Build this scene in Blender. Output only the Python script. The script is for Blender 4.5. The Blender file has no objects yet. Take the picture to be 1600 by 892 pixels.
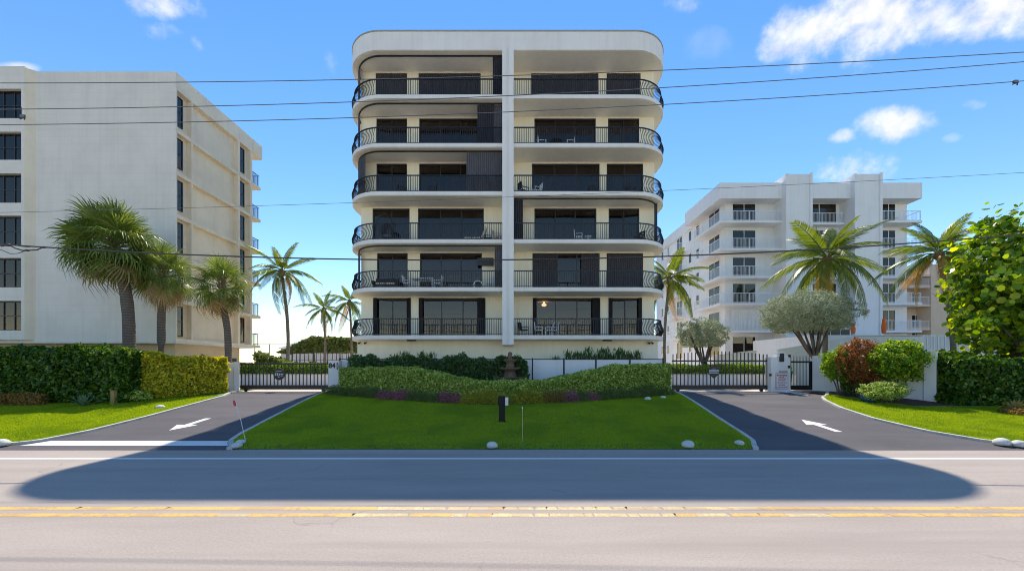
import bpy, math, random
import numpy as np
from mathutils import Vector, Matrix

R = math.radians
rng = np.random.default_rng(7)
random.seed(7)
SC = bpy.context.scene
COL = SC.collection

# ------------------------------------------------------------------ camera, sky, sun, exposure
F, H, HY, CX = 620.0, 2.6, 572.0, 800.0        # focal length in photo pixels, eye height, horizon row
cam_d = bpy.data.cameras.new('camera')
cam = bpy.data.objects.new('camera', cam_d); COL.objects.link(cam)
cam.location = (0, 0, H); cam.rotation_euler = (R(90), 0, 0)
cam_d.sensor_width = 36.0; cam_d.lens = 36.0 * F / 1600.0
cam_d.shift_y = (HY - 446.0) / 1600.0
cam_d.clip_start = 0.1; cam_d.clip_end = 6000
SC.camera = cam

SUN_EL = 53.3
SC.view_settings.view_transform = 'Standard'
SC.view_settings.look = 'None'
SC.view_settings.gamma = 1.0
SC.view_settings.use_curve_mapping = False
SC.view_settings.exposure = 0.92
SC.cycles.use_denoising = True
SC.cycles.denoising_prefilter = 'ACCURATE'
SC.cycles.filter_width = 1.0
SC.cycles.max_bounces = 10; SC.cycles.diffuse_bounces = 7
SC.cycles.transparent_max_bounces = 12
SC.cycles.sample_clamp_indirect = 6.0

sun_d = bpy.data.lights.new('sun', 'SUN')
sun_d.energy = 2.9; sun_d.angle = R(0.53); sun_d.color = (1.0, 0.915, 0.79)
sun = bpy.data.objects.new('sun', sun_d); COL.objects.link(sun)
sun.rotation_euler = (R(SUN_EL - 90), 0, 0)   # light travels towards -Y and down
sun.location = (0, 60, 80)

world = bpy.data.worlds.new('World'); SC.world = world
world.use_nodes = True
def build_world():
    nt = world.node_tree; N = nt.nodes; L = nt.links
    N.clear()
    out = N.new('ShaderNodeOutputWorld'); bg = N.new('ShaderNodeBackground')
    sky = N.new('ShaderNodeTexSky'); sky.sky_type = 'NISHITA'; sky.sun_disc = False
    sky.sun_elevation = R(SUN_EL); sky.sun_rotation = R(0)
    sky.air_density = 1.0; sky.dust_density = 0.0; sky.ozone_density = 4.0
    hs = N.new('ShaderNodeHueSaturation'); hs.inputs['Saturation'].default_value = 1.24; hs.inputs['Hue'].default_value = .509
    L.new(sky.outputs[0], hs.inputs['Color'])
    grade = N.new('ShaderNodeMix'); grade.data_type = 'RGBA'; grade.blend_type = 'MULTIPLY'
    grade.inputs[0].default_value = 1.0; L.new(hs.outputs[0], grade.inputs[6]); grade.inputs[7].default_value = (1.18, 1.0, .79, 1)
    tc = N.new('ShaderNodeTexCoord')
    sep = N.new('ShaderNodeSeparateXYZ'); L.new(tc.outputs['Generated'], sep.inputs[0])
    ab = N.new('ShaderNodeMath'); ab.operation = 'ABSOLUTE'; L.new(sep.outputs[1], ab.inputs[0])
    d = N.new('ShaderNodeCombineXYZ')
    L.new(sep.outputs[0], d.inputs[0]); L.new(ab.outputs[0], d.inputs[1]); L.new(sep.outputs[2], d.inputs[2])
    n1 = N.new('ShaderNodeTexNoise'); n1.inputs['Scale'].default_value = 13; n1.inputs['Detail'].default_value = 10
    n1.inputs['Roughness'].default_value = 0.6
    L.new(d.outputs[0], n1.inputs['Vector'])
    def m(op, a, b=None, c=None):
        n = N.new('ShaderNodeMath'); n.operation = op
        for i, v in enumerate((a, b, c)):
            if v is None: continue
            if isinstance(v, (int, float)): n.inputs[i].default_value = v
            else: L.new(v, n.inputs[i])
        return n.outputs[0]
    nz = m('SUBTRACT', n1.outputs[0], 0.5)
    total = None
    # cloud: picture place, half-extents, thickness
    for (px, py, hw, hh, amt) in [(1320, 42, 120, 52, 1.0), (1500, 22, 170, 44, 1.0), (1240, 66, 60, 36, .9), (1560, 40, 90, 30, 1.0),
                                  (1395, 195, 56, 25, .95), (1314, 214, 24, 12, .85), (1326, 266, 62, 30, 1.0), (1524, 163, 22, 10, .6),
                                  (250, 8, 66, 24, .85), (250, 50, 44, 15, .6), (308, 70, 12, 14, .5), (28, 105, 28, 8, .8),
                                  (1055, 4, 36, 14, .55), (518, 96, 14, 26, .34), (1490, 216, 14, 7, .25), (1110, 70, 50, 20, .10)]:
        c = Vector(((px - CX) / F, 1.0, (HY - py) / F)); ln = c.length; c.normalize()
        tx = Vector((1, 0, 0)); tx = (tx - c * tx.dot(c)).normalized(); tz = c.cross(tx) * -1
        if tz.z < 0: tz = -tz
        w = hw / F / ln * (1 - 0.25 * abs(c.x)); h = hh / F / ln
        def dot(v):
            n = N.new('ShaderNodeVectorMath'); n.operation = 'DOT_PRODUCT'
            L.new(d.outputs[0], n.inputs[0]); n.inputs[1].default_value = v; return n.outputs['Value']
        u = dot(tuple(tx / w)); v = dot(tuple(tz / h))
        r2 = m('ADD', m('MULTIPLY', u, u), m('MULTIPLY', v, v))
        # bumpy edge: distance plus noise
        e = m('ADD', m('SUBTRACT', 1.0, r2), m('MULTIPLY', nz, 5.2))
        n = N.new('ShaderNodeMapRange'); n.interpolation_type = 'SMOOTHSTEP'
        L.new(e, n.inputs[0]); n.inputs[1].default_value = -0.1; n.inputs[2].default_value = 1.7
        n.inputs[3].default_value = 0; n.inputs[4].default_value = amt
        # keep it near its centre
        k = N.new('ShaderNodeMapRange'); L.new(r2, k.inputs[0]); k.inputs[1].default_value = 1.0; k.inputs[2].default_value = 2.6
        k.inputs[3].default_value = 1; k.inputs[4].default_value = 0
        mk = m('MULTIPLY', n.outputs[0], k.outputs[0])
        total = mk if total is None else m('MAXIMUM', total, mk)
    n2 = N.new('ShaderNodeTexNoise'); n2.inputs['Scale'].default_value = 40; n2.inputs['Detail'].default_value = 5
    L.new(d.outputs[0], n2.inputs['Vector'])
    cr = N.new('ShaderNodeMapRange'); L.new(n2.outputs[0], cr.inputs[0])
    cr.inputs[1].default_value = .3; cr.inputs[2].default_value = .7; cr.inputs[3].default_value = 3.4; cr.inputs[4].default_value = 4.4
    cc = N.new('ShaderNodeCombineColor')
    for i, f in enumerate((.985, .99, 1.02)): L.new(m('MULTIPLY', cr.outputs[0], f), cc.inputs[i])
    mx = N.new('ShaderNodeMix'); mx.data_type = 'RGBA'
    L.new(total, mx.inputs[0]); L.new(grade.outputs[2], mx.inputs[6]); L.new(cc.outputs[0], mx.inputs[7])
    L.new(mx.outputs[2], bg.inputs[0]); bg.inputs[1].default_value = 0.142
    L.new(bg.outputs[0], out.inputs[0])
build_world()

# ------------------------------------------------------------------ helpers
def PX(px, Y): return (px - CX) * Y / F
def PZ(py, Y): return H + (HY - py) * Y / F
Y0, Y1, ZTOP = 12.4, 23.0, 1.05
def g(y):
    """height of the ground: road level, rising towards the building"""
    t = min(1.0, max(0.0, (y - Y0) / (Y1 - Y0)))
    return ZTOP * (t - math.sin(2 * math.pi * t) * 0.03)
def gnp(y):
    t = np.clip((y - Y0) / (Y1 - Y0), 0, 1)
    return ZTOP * (t - np.sin(2 * np.pi * t) * 0.03)

def link(name, me, parent=None, loc=None):
    o = bpy.data.objects.new(name, me); COL.objects.link(o)
    if parent is not None: o.parent = parent
    if loc is not None: o.location = loc
    return o
def tag(o, label=None, cat=None, group=None, kind=None):
    if label: o['label'] = label
    if cat: o['category'] = cat
    if group: o['group'] = group
    if kind: o['kind'] = kind
    return o
def thing(name, label, cat, loc=(0, 0, 0), rz=0, group=None):
    o = bpy.data.objects.new(name, None); COL.objects.link(o)
    o.empty_display_size = .2
    o.location = loc; o.rotation_euler = (0, 0, rz)
    return tag(o, label, cat, group)
def copy_tree(o, parent=None):
    c = o.copy(); COL.objects.link(c); c.parent = parent
    for ch in list(o.children): copy_tree(ch, c)
    return c

class MB:
    def __init__(s): s.v = []; s.f = []
    def add(s, vs, fs):
        b = len(s.v); s.v += [tuple(v) for v in vs]; s.f += [tuple(b + i for i in f) for f in fs]; return s
    def box(s, x0, x1, y0, y1, z0, z1):
        return s.add([(x0, y0, z0), (x1, y0, z0), (x1, y1, z0), (x0, y1, z0), (x0, y0, z1), (x1, y0, z1), (x1, y1, z1), (x0, y1, z1)],
                     [(0, 3, 2, 1), (4, 5, 6, 7), (0, 1, 5, 4), (1, 2, 6, 5), (2, 3, 7, 6), (3, 0, 4, 7)])
    def prism(s, pts, z0, z1):
        n = len(pts)
        vs = [(x, y, z0) for x, y in pts] + [(x, y, z1) for x, y in pts]
        fs = [tuple(range(n - 1, -1, -1)), tuple(range(n, 2 * n))] + [(i, (i + 1) % n, n + (i + 1) % n, n + i) for i in range(n)]
        return s.add(vs, fs)
    def xprism(s, pts, x0, x1):      # outline in (y, z), extruded along x
        n = len(pts)
        vs = [(x0, y, z) for y, z in pts] + [(x1, y, z) for y, z in pts]
        fs = [tuple(range(n)), tuple(range(2 * n - 1, n - 1, -1))] + [(i, n + i, n + (i + 1) % n, (i + 1) % n) for i in range(n)]
        return s.add(vs, fs)
    def yprism(s, pts, y0, y1):      # outline in (x, z), extruded along y
        n = len(pts)
        vs = [(x, y0, z) for x, z in pts] + [(x, y1, z) for x, z in pts]
        fs = [tuple(range(n - 1, -1, -1)), tuple(range(n, 2 * n))] + [(i, (i + 1) % n, n + (i + 1) % n, n + i) for i in range(n)]
        return s.add(vs, fs)
    def tube(s, pts, r, n=6, cap=True):
        pts = [Vector(p) for p in pts]; m = len(pts)
        rr = r if isinstance(r, (list, tuple)) else [r] * m
        base = len(s.v)
        up = Vector((0, 0, 1))
        for i, p in enumerate(pts):
            d = (pts[min(i + 1, m - 1)] - pts[max(i - 1, 0)]).normalized()
            a = d.cross(up)
            if a.length < 1e-3: a = d.cross(Vector((0, 1, 0)))
            a.normalize(); b = a.cross(d)
            for k in range(n):
                t = 2 * math.pi * (k + .5) / n
                s.v.append(tuple(p + (a * math.cos(t) + b * math.sin(t)) * rr[i]))
        for i in range(m - 1):
            for k in range(n):
                k2 = (k + 1) % n
                s.f.append((base + i * n + k, base + i * n + k2, base + (i + 1) * n + k2, base + (i + 1) * n + k))
        if cap:
            s.f.append(tuple(base + k for k in range(n - 1, -1, -1)))
            s.f.append(tuple(base + (m - 1) * n + k for k in range(n)))
        return s
    def lathe(s, prof, n=20, c=(0, 0, 0)):
        base = len(s.v)
        for r, z in prof:
            for k in range(n):
                t = 2 * math.pi * k / n
                s.v.append((c[0] + r * math.cos(t), c[1] + r * math.sin(t), c[2] + z))
        for i in range(len(prof) - 1):
            for k in range(n):
                k2 = (k + 1) % n
                s.f.append((base + i * n + k, base + i * n + k2, base + (i + 1) * n + k2, base + (i + 1) * n + k))
        s.f.append(tuple(base + k for k in range(n - 1, -1, -1)))
        s.f.append(tuple(base + (len(prof) - 1) * n + k for k in range(n)))
        return s
    def mesh(s, mat, smooth=False):
        me = bpy.data.meshes.new('mesh'); me.from_pydata(s.v, [], s.f); me.update()
        if mat: me.materials.append(mat)
        if smooth: me.polygons.foreach_set('use_smooth', [True] * len(me.polygons))
        return me
    def build(s, name, mat, parent=None, smooth=False, bevel=0):
        o = link(name, s.mesh(mat, smooth), parent)
        if bevel:
            b = o.modifiers.new('bevel', 'BEVEL'); b.width = bevel; b.segments = 2; b.limit_method = 'ANGLE'
        return o
def np_mesh(V, Fc, mat):
    """uniform polygons from numpy arrays"""
    me = bpy.data.meshes.new('mesh'); k = Fc.shape[1]
    me.vertices.add(len(V)); me.vertices.foreach_set('co', V.astype(np.float32).ravel())
    me.loops.add(Fc.size); me.loops.foreach_set('vertex_index', Fc.astype(np.int32).ravel())
    me.polygons.add(len(Fc)); me.polygons.foreach_set('loop_start', np.arange(0, Fc.size, k, dtype=np.int32))
    me.update(calc_edges=True); me.validate()
    if mat: me.materials.append(mat)
    return me

# ------------------------------------------------------------------ materials
def new_mat(name):
    m = bpy.data.materials.new(name); m.use_nodes = True
    return m, m.node_tree.nodes, m.node_tree.links, m.node_tree.nodes['Principled BSDF']
def pos(N, L, scale=(1, 1, 1)):
    gm = N.new('ShaderNodeNewGeometry'); mp = N.new('ShaderNodeMapping'); mp.inputs['Scale'].default_value = scale
    L.new(gm.outputs['Position'], mp.inputs[0]); return mp.outputs[0]
def noise(N, L, vec, scale, detail=4, rough=.55):
    n = N.new('ShaderNodeTexNoise'); n.inputs['Scale'].default_value = scale; n.inputs['Detail'].default_value = detail
    n.inputs['Roughness'].default_value = rough
    if vec is not None: L.new(vec, n.inputs['Vector'])
    return n.outputs[0]
def ramp(N, L, fac, stops):
    r = N.new('ShaderNodeValToRGB'); e = r.color_ramp.elements
    while len(e) < len(stops): e.new(.5)
    for i, (p, c) in enumerate(stops): e[i].position = p; e[i].color = (*c, 1)
    L.new(fac, r.inputs[0]); return r.outputs[0]
def mixc(N, L, fac, a, b, mode='MIX'):
    m = N.new('ShaderNodeMix'); m.data_type = 'RGBA'; m.blend_type = mode
    for i, v in ((0, fac), (6, a), (7, b)):
        if isinstance(v, (int, float)): m.inputs[i].default_value = v
        elif isinstance(v, tuple): m.inputs[i].default_value = (*v, 1)
        else: L.new(v, m.inputs[i])
    return m.outputs[2]
def bump(N, L, h, bsdf, strength=.3, dist=.02):
    b = N.new('ShaderNodeBump'); b.inputs['Strength'].default_value = strength; b.inputs['Distance'].default_value = dist
    L.new(h, b.inputs['Height']); L.new(b.outputs[0], bsdf.inputs['Normal'])
def plain(name, c, rough=.5, metal=0, var=.0, nscale=6, bmp=0):
    m, N, L, b = new_mat(name)
    b.inputs['Roughness'].default_value = rough; b.inputs['Metallic'].default_value = metal
    p = pos(N, L); n = noise(N, L, p, nscale)
    if var:
        lo = tuple(x * (1 - var) for x in c); hi = tuple(min(1, x * (1 + var)) for x in c)
        L.new(ramp(N, L, n, [(.3, lo), (.7, hi)]), b.inputs['Base Color'])
    else: b.inputs['Base Color'].default_value = (*c, 1)
    if bmp: bump(N, L, noise(N, L, p, nscale * 8), b, bmp)
    return m
def stucco(name, c, stain=.16, rough=.85, bands=False):
    m, N, L, b = new_mat(name)
    b.inputs['Roughness'].default_value = rough
    p = pos(N, L)
    n1 = noise(N, L, p, .55, 5, .6)                       # broad fading
    streak = noise(N, L, pos(N, L, (2.2, 2.2, .12)), 1.6, 5, .65)   # rain streaks
    d = tuple(x * (1 - stain) for x in c)
    c1 = ramp(N, L, n1, [(.35, d), (.6, c)])
    c2 = mixc(N, L, ramp(N, L, streak, [(.48, (0, 0, 0)), (.78, (.5, .5, .5))]), c1, tuple(x * .8 for x in c))
    if bands:
        w = N.new('ShaderNodeTexWave'); w.bands_direction = 'Z'; w.inputs['Scale'].default_value = .62; w.inputs['Distortion'].default_value = .5
        w.inputs['Detail'].default_value = 3; L.new(p, w.inputs['Vector'])
        c2 = mixc(N, L, ramp(N, L, w.outputs[0], [(.93, (0, 0, 0)), (1, (.12, .12, .12))]), c2, tuple(x * .7 for x in c))
    L.new(c2, b.inputs['Base Color'])
    bump(N, L, noise(N, L, p, 55, 3), b, .22, .01)
    return m
def leaf_mat(name, cols, trans=.4, rough=.42, patch=None, spec=.35):
    m, N, L, b = new_mat(name)
    gm = N.new('ShaderNodeNewGeometry')
    st = [(i / max(1, len(cols) - 1), c) for i, c in enumerate(cols)]
    c = ramp(N, L, gm.outputs['Random Per Island'], st)
    if patch:
        n = noise(N, L, pos(N, L), patch[1], 3)
        c = mixc(N, L, ramp(N, L, n, [(.46, (0, 0, 0)), (.6, (1, 1, 1))]), c, patch[0])
    L.new(c, b.inputs['Base Color']); b.inputs['Roughness'].default_value = rough
    b.inputs['Specular IOR Level'].default_value = spec
    t = N.new('ShaderNodeBsdfTranslucent')
    hs = N.new('ShaderNodeHueSaturation'); hs.inputs['Value'].default_value = 1.5; hs.inputs['Saturation'].default_value = 1.1
    hs.inputs['Hue'].default_value = .485
    L.new(c, hs.inputs['Color']); L.new(hs.outputs[0], t.inputs[0])
    mx = N.new('ShaderNodeMixShader'); mx.inputs[0].default_value = trans
    L.new(b.outputs[0], mx.inputs[1]); L.new(t.outputs[0], mx.inputs[2])
    L.new(mx.outputs[0], N['Material Output'].inputs[0])
    return m
def glass_mat(name, tint, refl=.06, refl_c=(.9, .92, .95)):
    m, N, L, b = new_mat(name)
    tr = N.new('ShaderNodeBsdfTransparent'); tr.inputs[0].default_value = (*tint, 1)
    gl = N.new('ShaderNodeBsdfGlossy'); gl.inputs['Roughness'].default_value = .015; gl.inputs[0].default_value = (*refl_c, 1)
    lw = N.new('ShaderNodeFresnel'); lw.inputs[0].default_value = 1.5
    a = N.new('ShaderNodeMath'); a.operation = 'ADD'; a.inputs[1].default_value = refl; L.new(lw.outputs[0], a.inputs[0])
    mp = pos(N, L); nb = N.new('ShaderNodeBump'); nb.inputs['Strength'].default_value = .05; nb.inputs['Distance'].default_value = .02
    L.new(noise(N, L, mp, .8, 1), nb.inputs['Height']); L.new(nb.outputs[0], gl.inputs['Normal'])
    mx = N.new('ShaderNodeMixShader'); L.new(a.outputs[0], mx.inputs[0]); L.new(tr.outputs[0], mx.inputs[1]); L.new(gl.outputs[0], mx.inputs[2])
    L.new(mx.outputs[0], N['Material Output'].inputs[0])
    return m
def asphalt(name, c, speck=.35, tracks=False, patch=.14):
    m, N, L, b = new_mat(name)
    b.inputs['Roughness'].default_value = .9
    p = pos(N, L)
    fine = noise(N, L, p, 90, 3, .7); broad = noise(N, L, pos(N, L, (.25, 1, 1)), 1.1, 5, .6)
    c1 = ramp(N, L, broad, [(.3, tuple(x * (1 - patch) for x in c)), (.7, tuple(x * (1 + patch * .6) for x in c))])
    c2 = mixc(N, L, 1.0, c1, ramp(N, L, fine, [(.25, (1 - speck,) * 3), (.75, (1 + speck * .5,) * 3)]), 'MULTIPLY')
    mid = noise(N, L, p, 26, 4, .75)
    c2 = mixc(N, L, 1.0, c2, ramp(N, L, mid, [(.3, (.84, .84, .84)), (.7, (1.12, 1.12, 1.12))]), 'MULTIPLY')
    if tracks:
        # oil-darkened wheel paths that wander along the lane
        tr = noise(N, L, pos(N, L, (.05, .9, 1)), 1.5, 4, .6)
        c2 = mixc(N, L, ramp(N, L, tr, [(.5, (0, 0, 0)), (.68, (.7, .7, .7))]), c2, tuple(x * .74 for x in c))
        v = N.new('ShaderNodeTexVoronoi'); v.feature = 'DISTANCE_TO_EDGE'; v.inputs['Scale'].default_value = .33
        wv = N.new('ShaderNodeVectorMath'); wv.operation = 'ADD'
        nn = N.new('ShaderNodeTexNoise'); nn.inputs['Scale'].default_value = 1.2; nn.inputs['Detail'].default_value = 5
        L.new(p, nn.inputs['Vector']); L.new(p, wv.inputs[0]); L.new(nn.outputs['Color'], wv.inputs[1])
        L.new(wv.outputs[0], v.inputs['Vector'])
        gate = noise(N, L, p, .35, 2)
        cr = ramp(N, L, v.outputs['Distance'], [(0, (1, 1, 1)), (.008, (0, 0, 0))])
        cg = mixc(N, L, 1.0, cr, ramp(N, L, gate, [(.55, (0, 0, 0)), (.66, (.55, .55, .55))]), 'MULTIPLY')
        c2 = mixc(N, L, cg, c2, tuple(x * .35 for x in c))
    L.new(c2, b.inputs['Base Color'])
    bump(N, L, fine, b, .5, .006)
    return m
def paint(name, c, wear=.5, base=(.2, .19, .18)):
    m, N, L, b = new_mat(name); b.inputs['Roughness'].default_value = .7
    n = noise(N, L, pos(N, L), 14, 6, .7); n2 = noise(N, L, pos(N, L), 1.3, 3)
    s = N.new('ShaderNodeMath'); s.operation = 'ADD'; L.new(n, s.inputs[0]); L.new(n2, s.inputs[1])
    L.new(ramp(N, L, s.outputs[0], [(1.08 - .25 * wear, c), (1.3 - .25 * wear, tuple(x * .6 + y * .4 for x, y in zip(c, base)))]), b.inputs['Base Color'])
    return m

M = {}
M['white'] = stucco('white_stucco', (.86, .82, .77), .07)
M['pil'] = stucco('white_pilaster', (.85, .82, .78), .05)
M['cream'] = stucco('cream_stucco', (.91, .84, .66), .06)
M['soffit'] = stucco('soffit_plaster', (.93, .86, .72), .08)
M['greyst'] = stucco('pale_grey_stucco', (.80, .735, .645), .08, bands=True)
M['sidest'] = stucco('warm_beige_stucco', (.86, .74, .57), .12)
M['tanst'] = stucco('tan_stucco', (.62, .52, .37), .10)
M['coolwhite'] = stucco('cool_white_paint', (.84, .82, .80), .04)
M['peach'] = stucco('peach_stucco', (.72, .57, .42), .08)
M['wallpaint'] = stucco('white_wall_paint', (.84, .80, .76), .10)
M['roofcap'] = plain('roof_cap_metal', (.35, .34, .32), .5, 0, .1)
M['bronze'] = plain('dark_bronze_metal', (.022, .021, .024), .38, .2)
M['rail'] = plain('black_railing_metal', (.014, .014, .018), .45, .1)
M['shutter'] = plain('dark_shutter_metal', (.065, .062, .072), .5, .1, .12, 3)
M['shutter2'] = plain('slate_shutter_metal', (.17, .165, .18), .5, .1, .12, 3)
M['whiterail'] = plain('white_railing_metal', (.78, .79, .80), .45)
M['glass'] = glass_mat('grey_tinted_glass', (.40, .37, .36), .045, (.80, .66, .55))
M['glass2'] = glass_mat('clear_glass', (.62, .65, .68), .05)
M['room'] = plain('room_plaster', (.42, .39, .35), .9, 0, .1, 1)
M['roomfloor'] = plain('room_floor', (.22, .18, .14), .6, 0, .2, 2)
M['curtain'] = plain('pale_curtain', (.56, .60, .57), .9, 0, .1)
M['curtaingreen'] = plain('seafoam_curtain', (.42, .58, .54), .9, 0, .1)
M['blind'] = plain('grey_blind', (.17, .175, .20), .8, 0, .1)
M['road'] = asphalt('old_asphalt', (.475, .400, .342), .34, True, .10)
M['drive'] = asphalt('dark_driveway_asphalt', (.125, .113, .118), .34, False, .22)
M['concrete'] = plain('kerb_concrete', (.56, .54, .50), .9, 0, .16, 3, .3)
M['pavers'] = plain('courtyard_pavers', (.62, .52, .43), .9, 0, .1, 2, .2)
M['soil'] = plain('soil', (.10, .075, .05), 1, 0, .4, 5, .5)
M['mulch'] = plain('mulch', (.075, .042, .028), 1, 0, .5, 18, .6)
M['wpaint'] = paint('white_road_paint', (.80, .79, .77), -.5)
M['ypaint'] = paint('yellow_road_paint', (.80, .47, .12), .35)
M['ypale'] = paint('faded_yellow_road_paint', (.80, .58, .27), .6)
M['grassbed'] = plain('turf', (.13, .21, .025), 1, 0, .35, 4, .5)
M['grass'] = leaf_mat('grass_blades', [(.24, .34, .014), (.36, .48, .018), (.46, .54, .03)], .45, .5, ((.25, .36, .02), .55), .2)
M['stone'] = plain('pale_stone', (.66, .65, .60), .9, 0, .14, 9, .4)
M['fount'] = plain('brown_cast_stone', (.17, .115, .075), .85, 0, .35, 7, .5)
M['gate'] = plain('dark_brown_gate_metal', (.030, .021, .021), .45, .1, .1)
M['black'] = plain('black_metal', (.012, .012, .014), .4)
M['blackplastic'] = plain('black_plastic', (.007, .006, .006), .7)
M['signwhite'] = plain('sign_white', (.72, .70, .70), .6)
M['signred'] = plain('sign_red', (.42, .10, .11), .6)
M['signgrey'] = plain('sign_grey', (.38, .36, .38), .6)
M['signblue'] = plain('sign_silver', (.50, .53, .57), .5)
M['binpl'] = plain('green_plastic', (.02, .16, .10), .5)
M['orange'] = plain('orange_canvas', (.80, .17, .03), .9, 0, .1)
M['red'] = plain('red_plastic', (.62, .03, .05), .5)
M['bluepot'] = plain('blue_glazed_pot', (.025, .09, .20), .25, 0, .2)
M['white_pl'] = plain('white_plastic', (.78, .78, .77), .5)
M['cush'] = plain('cream_cushion', (.70, .62, .48), .95)
M['wicker'] = plain('dark_wicker', (.035, .028, .026), .8, 0, .3, 40)
M['wood'] = plain('weathered_pole_wood', (.20, .15, .11), .9, 0, .3, 6, .4)
M['postwood'] = plain('yellowed_post_wood', (.34, .24, .08), .9, 0, .25, 6, .3)
M['wire'] = plain('cable_rubber', (.045, .043, .045), .6)
M['wiregrey'] = plain('aluminium_cable', (.16, .16, .17), .5, .3)
def emis(name, c, s):
    m, N, L, b = new_mat(name); b.inputs['Base Color'].default_value = (*c, 1)
    b.inputs['Emission Color'].default_value = (*c, 1); b.inputs['Emission Strength'].default_value = s; return m
M['lamp'] = emis('lit_lamp_glass', (1.0, .62, .30), 5)
M['downlight'] = emis('lit_downlight', (1.0, .92, .8), 5)
def bark(name, c, ring=9):
    m, N, L, b = new_mat(name); b.inputs['Roughness'].default_value = .95
    w = N.new('ShaderNodeTexWave'); w.bands_direction = 'Z'; w.inputs['Scale'].default_value = ring / 6; w.inputs['Distortion'].default_value = 3
    w.inputs['Detail'].default_value = 3; L.new(pos(N, L), w.inputs['Vector'])
    n = noise(N, L, pos(N, L, (1, 1, .4)), 9, 5)
    k = mixc(N, L, .5, w.outputs[0], n)
    L.new(ramp(N, L, k, [(.25, tuple(x * .55 for x in c)), (.7, c)]), b.inputs['Base Color'])
    bump(N, L, w.outputs[0], b, .5, .03); return m
M['sabalbark'] = bark('sabal_bark', (.17, .135, .11), 12)
M['cocobark'] = bark('coconut_bark', (.27, .225, .18), 14)
M['bark'] = bark('grey_bark', (.16, .125, .095), 2)
M['boots'] = plain('old_leaf_bases', (.24, .15, .08), .95, 0, .4, 12, .4)
M['twig'] = plain('hedge_core_shade', (.045, .04, .022), 1, 0, .4, 14, .5)  # dark fill colour that stands for the shade inside the hedges
M['hedgedark'] = leaf_mat('dark_green_leaves', [(.022, .065, .008), (.045, .12, .012), (.09, .19, .02), (.20, .30, .035)], .33, .38)
M['hedgeyel'] = leaf_mat('yellow_green_leaves', [(.22, .22, .025), (.45, .44, .03), (.72, .66, .04), (.88, .80, .08)], .42, .42)
M['hedgemid'] = leaf_mat('variegated_green_leaves', [(0.126, 0.207, 0.030), (0.252, 0.367, 0.058), (0.459, 0.574, 0.126), (0.780, 0.826, 0.275)], .36, .42)
M['hedgefic'] = leaf_mat('ficus_leaves', [(0.037, 0.091, 0.024), (0.072, 0.154, 0.037), (0.122, 0.224, 0.058)], .33, .35)
M['silver'] = leaf_mat('silver_green_leaves', [(0.216, 0.257, 0.149), (0.338, 0.378, 0.230), (0.486, 0.527, 0.365)], .25, .6)
M['seagrape'] = leaf_mat('sea_grape_leaves', [(.04, .09, .012), (.11, .22, .02), (.24, .38, .03), (.58, .62, .05)], .5, .33)
M['seafar'] = leaf_mat('far_sea_grape_leaves', [(0.085, 0.136, 0.034), (0.153, 0.221, 0.051), (0.306, 0.357, 0.119)], .35, .45)
M['croton'] = leaf_mat('croton_leaves', [(0.256, 0.072, 0.029), (0.400, 0.144, 0.048), (0.160, 0.144, 0.032), (0.544, 0.224, 0.080)], .4, .4)
M['shrub'] = leaf_mat('shrub_leaves', [(0.068, 0.170, 0.017), (0.153, 0.289, 0.024), (0.289, 0.442, 0.034), (0.476, 0.561, 0.051)], .42, .38)
M['low_green'] = leaf_mat('low_border_leaves', [(0.076, 0.126, 0.038), (0.151, 0.214, 0.050), (0.252, 0.277, 0.076)], .3, .5)
M['low_pink'] = leaf_mat('pink_flowering_leaves', [(0.113, 0.126, 0.050), (0.227, 0.176, 0.088), (0.554, 0.151, 0.252), (0.857, 0.252, 0.454)], .3, .5)
M['low_yel'] = leaf_mat('golden_border_leaves', [(0.214, 0.214, 0.028), (0.428, 0.405, 0.038), (0.643, 0.571, 0.071)], .35, .5)
M['low_rust'] = leaf_mat('rusty_border_leaves', [(0.143, 0.143, 0.035), (0.357, 0.214, 0.048), (0.524, 0.286, 0.084)], .3, .5)
M['coco'] = leaf_mat('coconut_frond', [(0.074, 0.116, 0.016), (0.130, 0.184, 0.022), (0.218, 0.258, 0.034)], .4, .38)
M['cocodead'] = leaf_mat('yellowed_frond', [(0.392, 0.238, 0.049), (0.504, 0.308, 0.056), (0.280, 0.168, 0.056)], .4, .5)
M['sabal'] = leaf_mat('sabal_fan', [(0.102, 0.153, 0.031), (0.170, 0.230, 0.044), (0.281, 0.340, 0.076)], .34, .36)
M['sabaldead'] = leaf_mat('dry_sabal_fan', [(0.390, 0.286, 0.130), (0.494, 0.351, 0.169), (0.286, 0.208, 0.091)], .35, .6)
M['agave'] = leaf_mat('grey_green_blades', [(0.140, 0.224, 0.112), (0.224, 0.308, 0.154)], .2, .45)
M['brom'] = leaf_mat('bromeliad_blades', [(0.300, 0.255, 0.075), (0.450, 0.360, 0.105), (0.360, 0.150, 0.075)], .35, .4)

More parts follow.
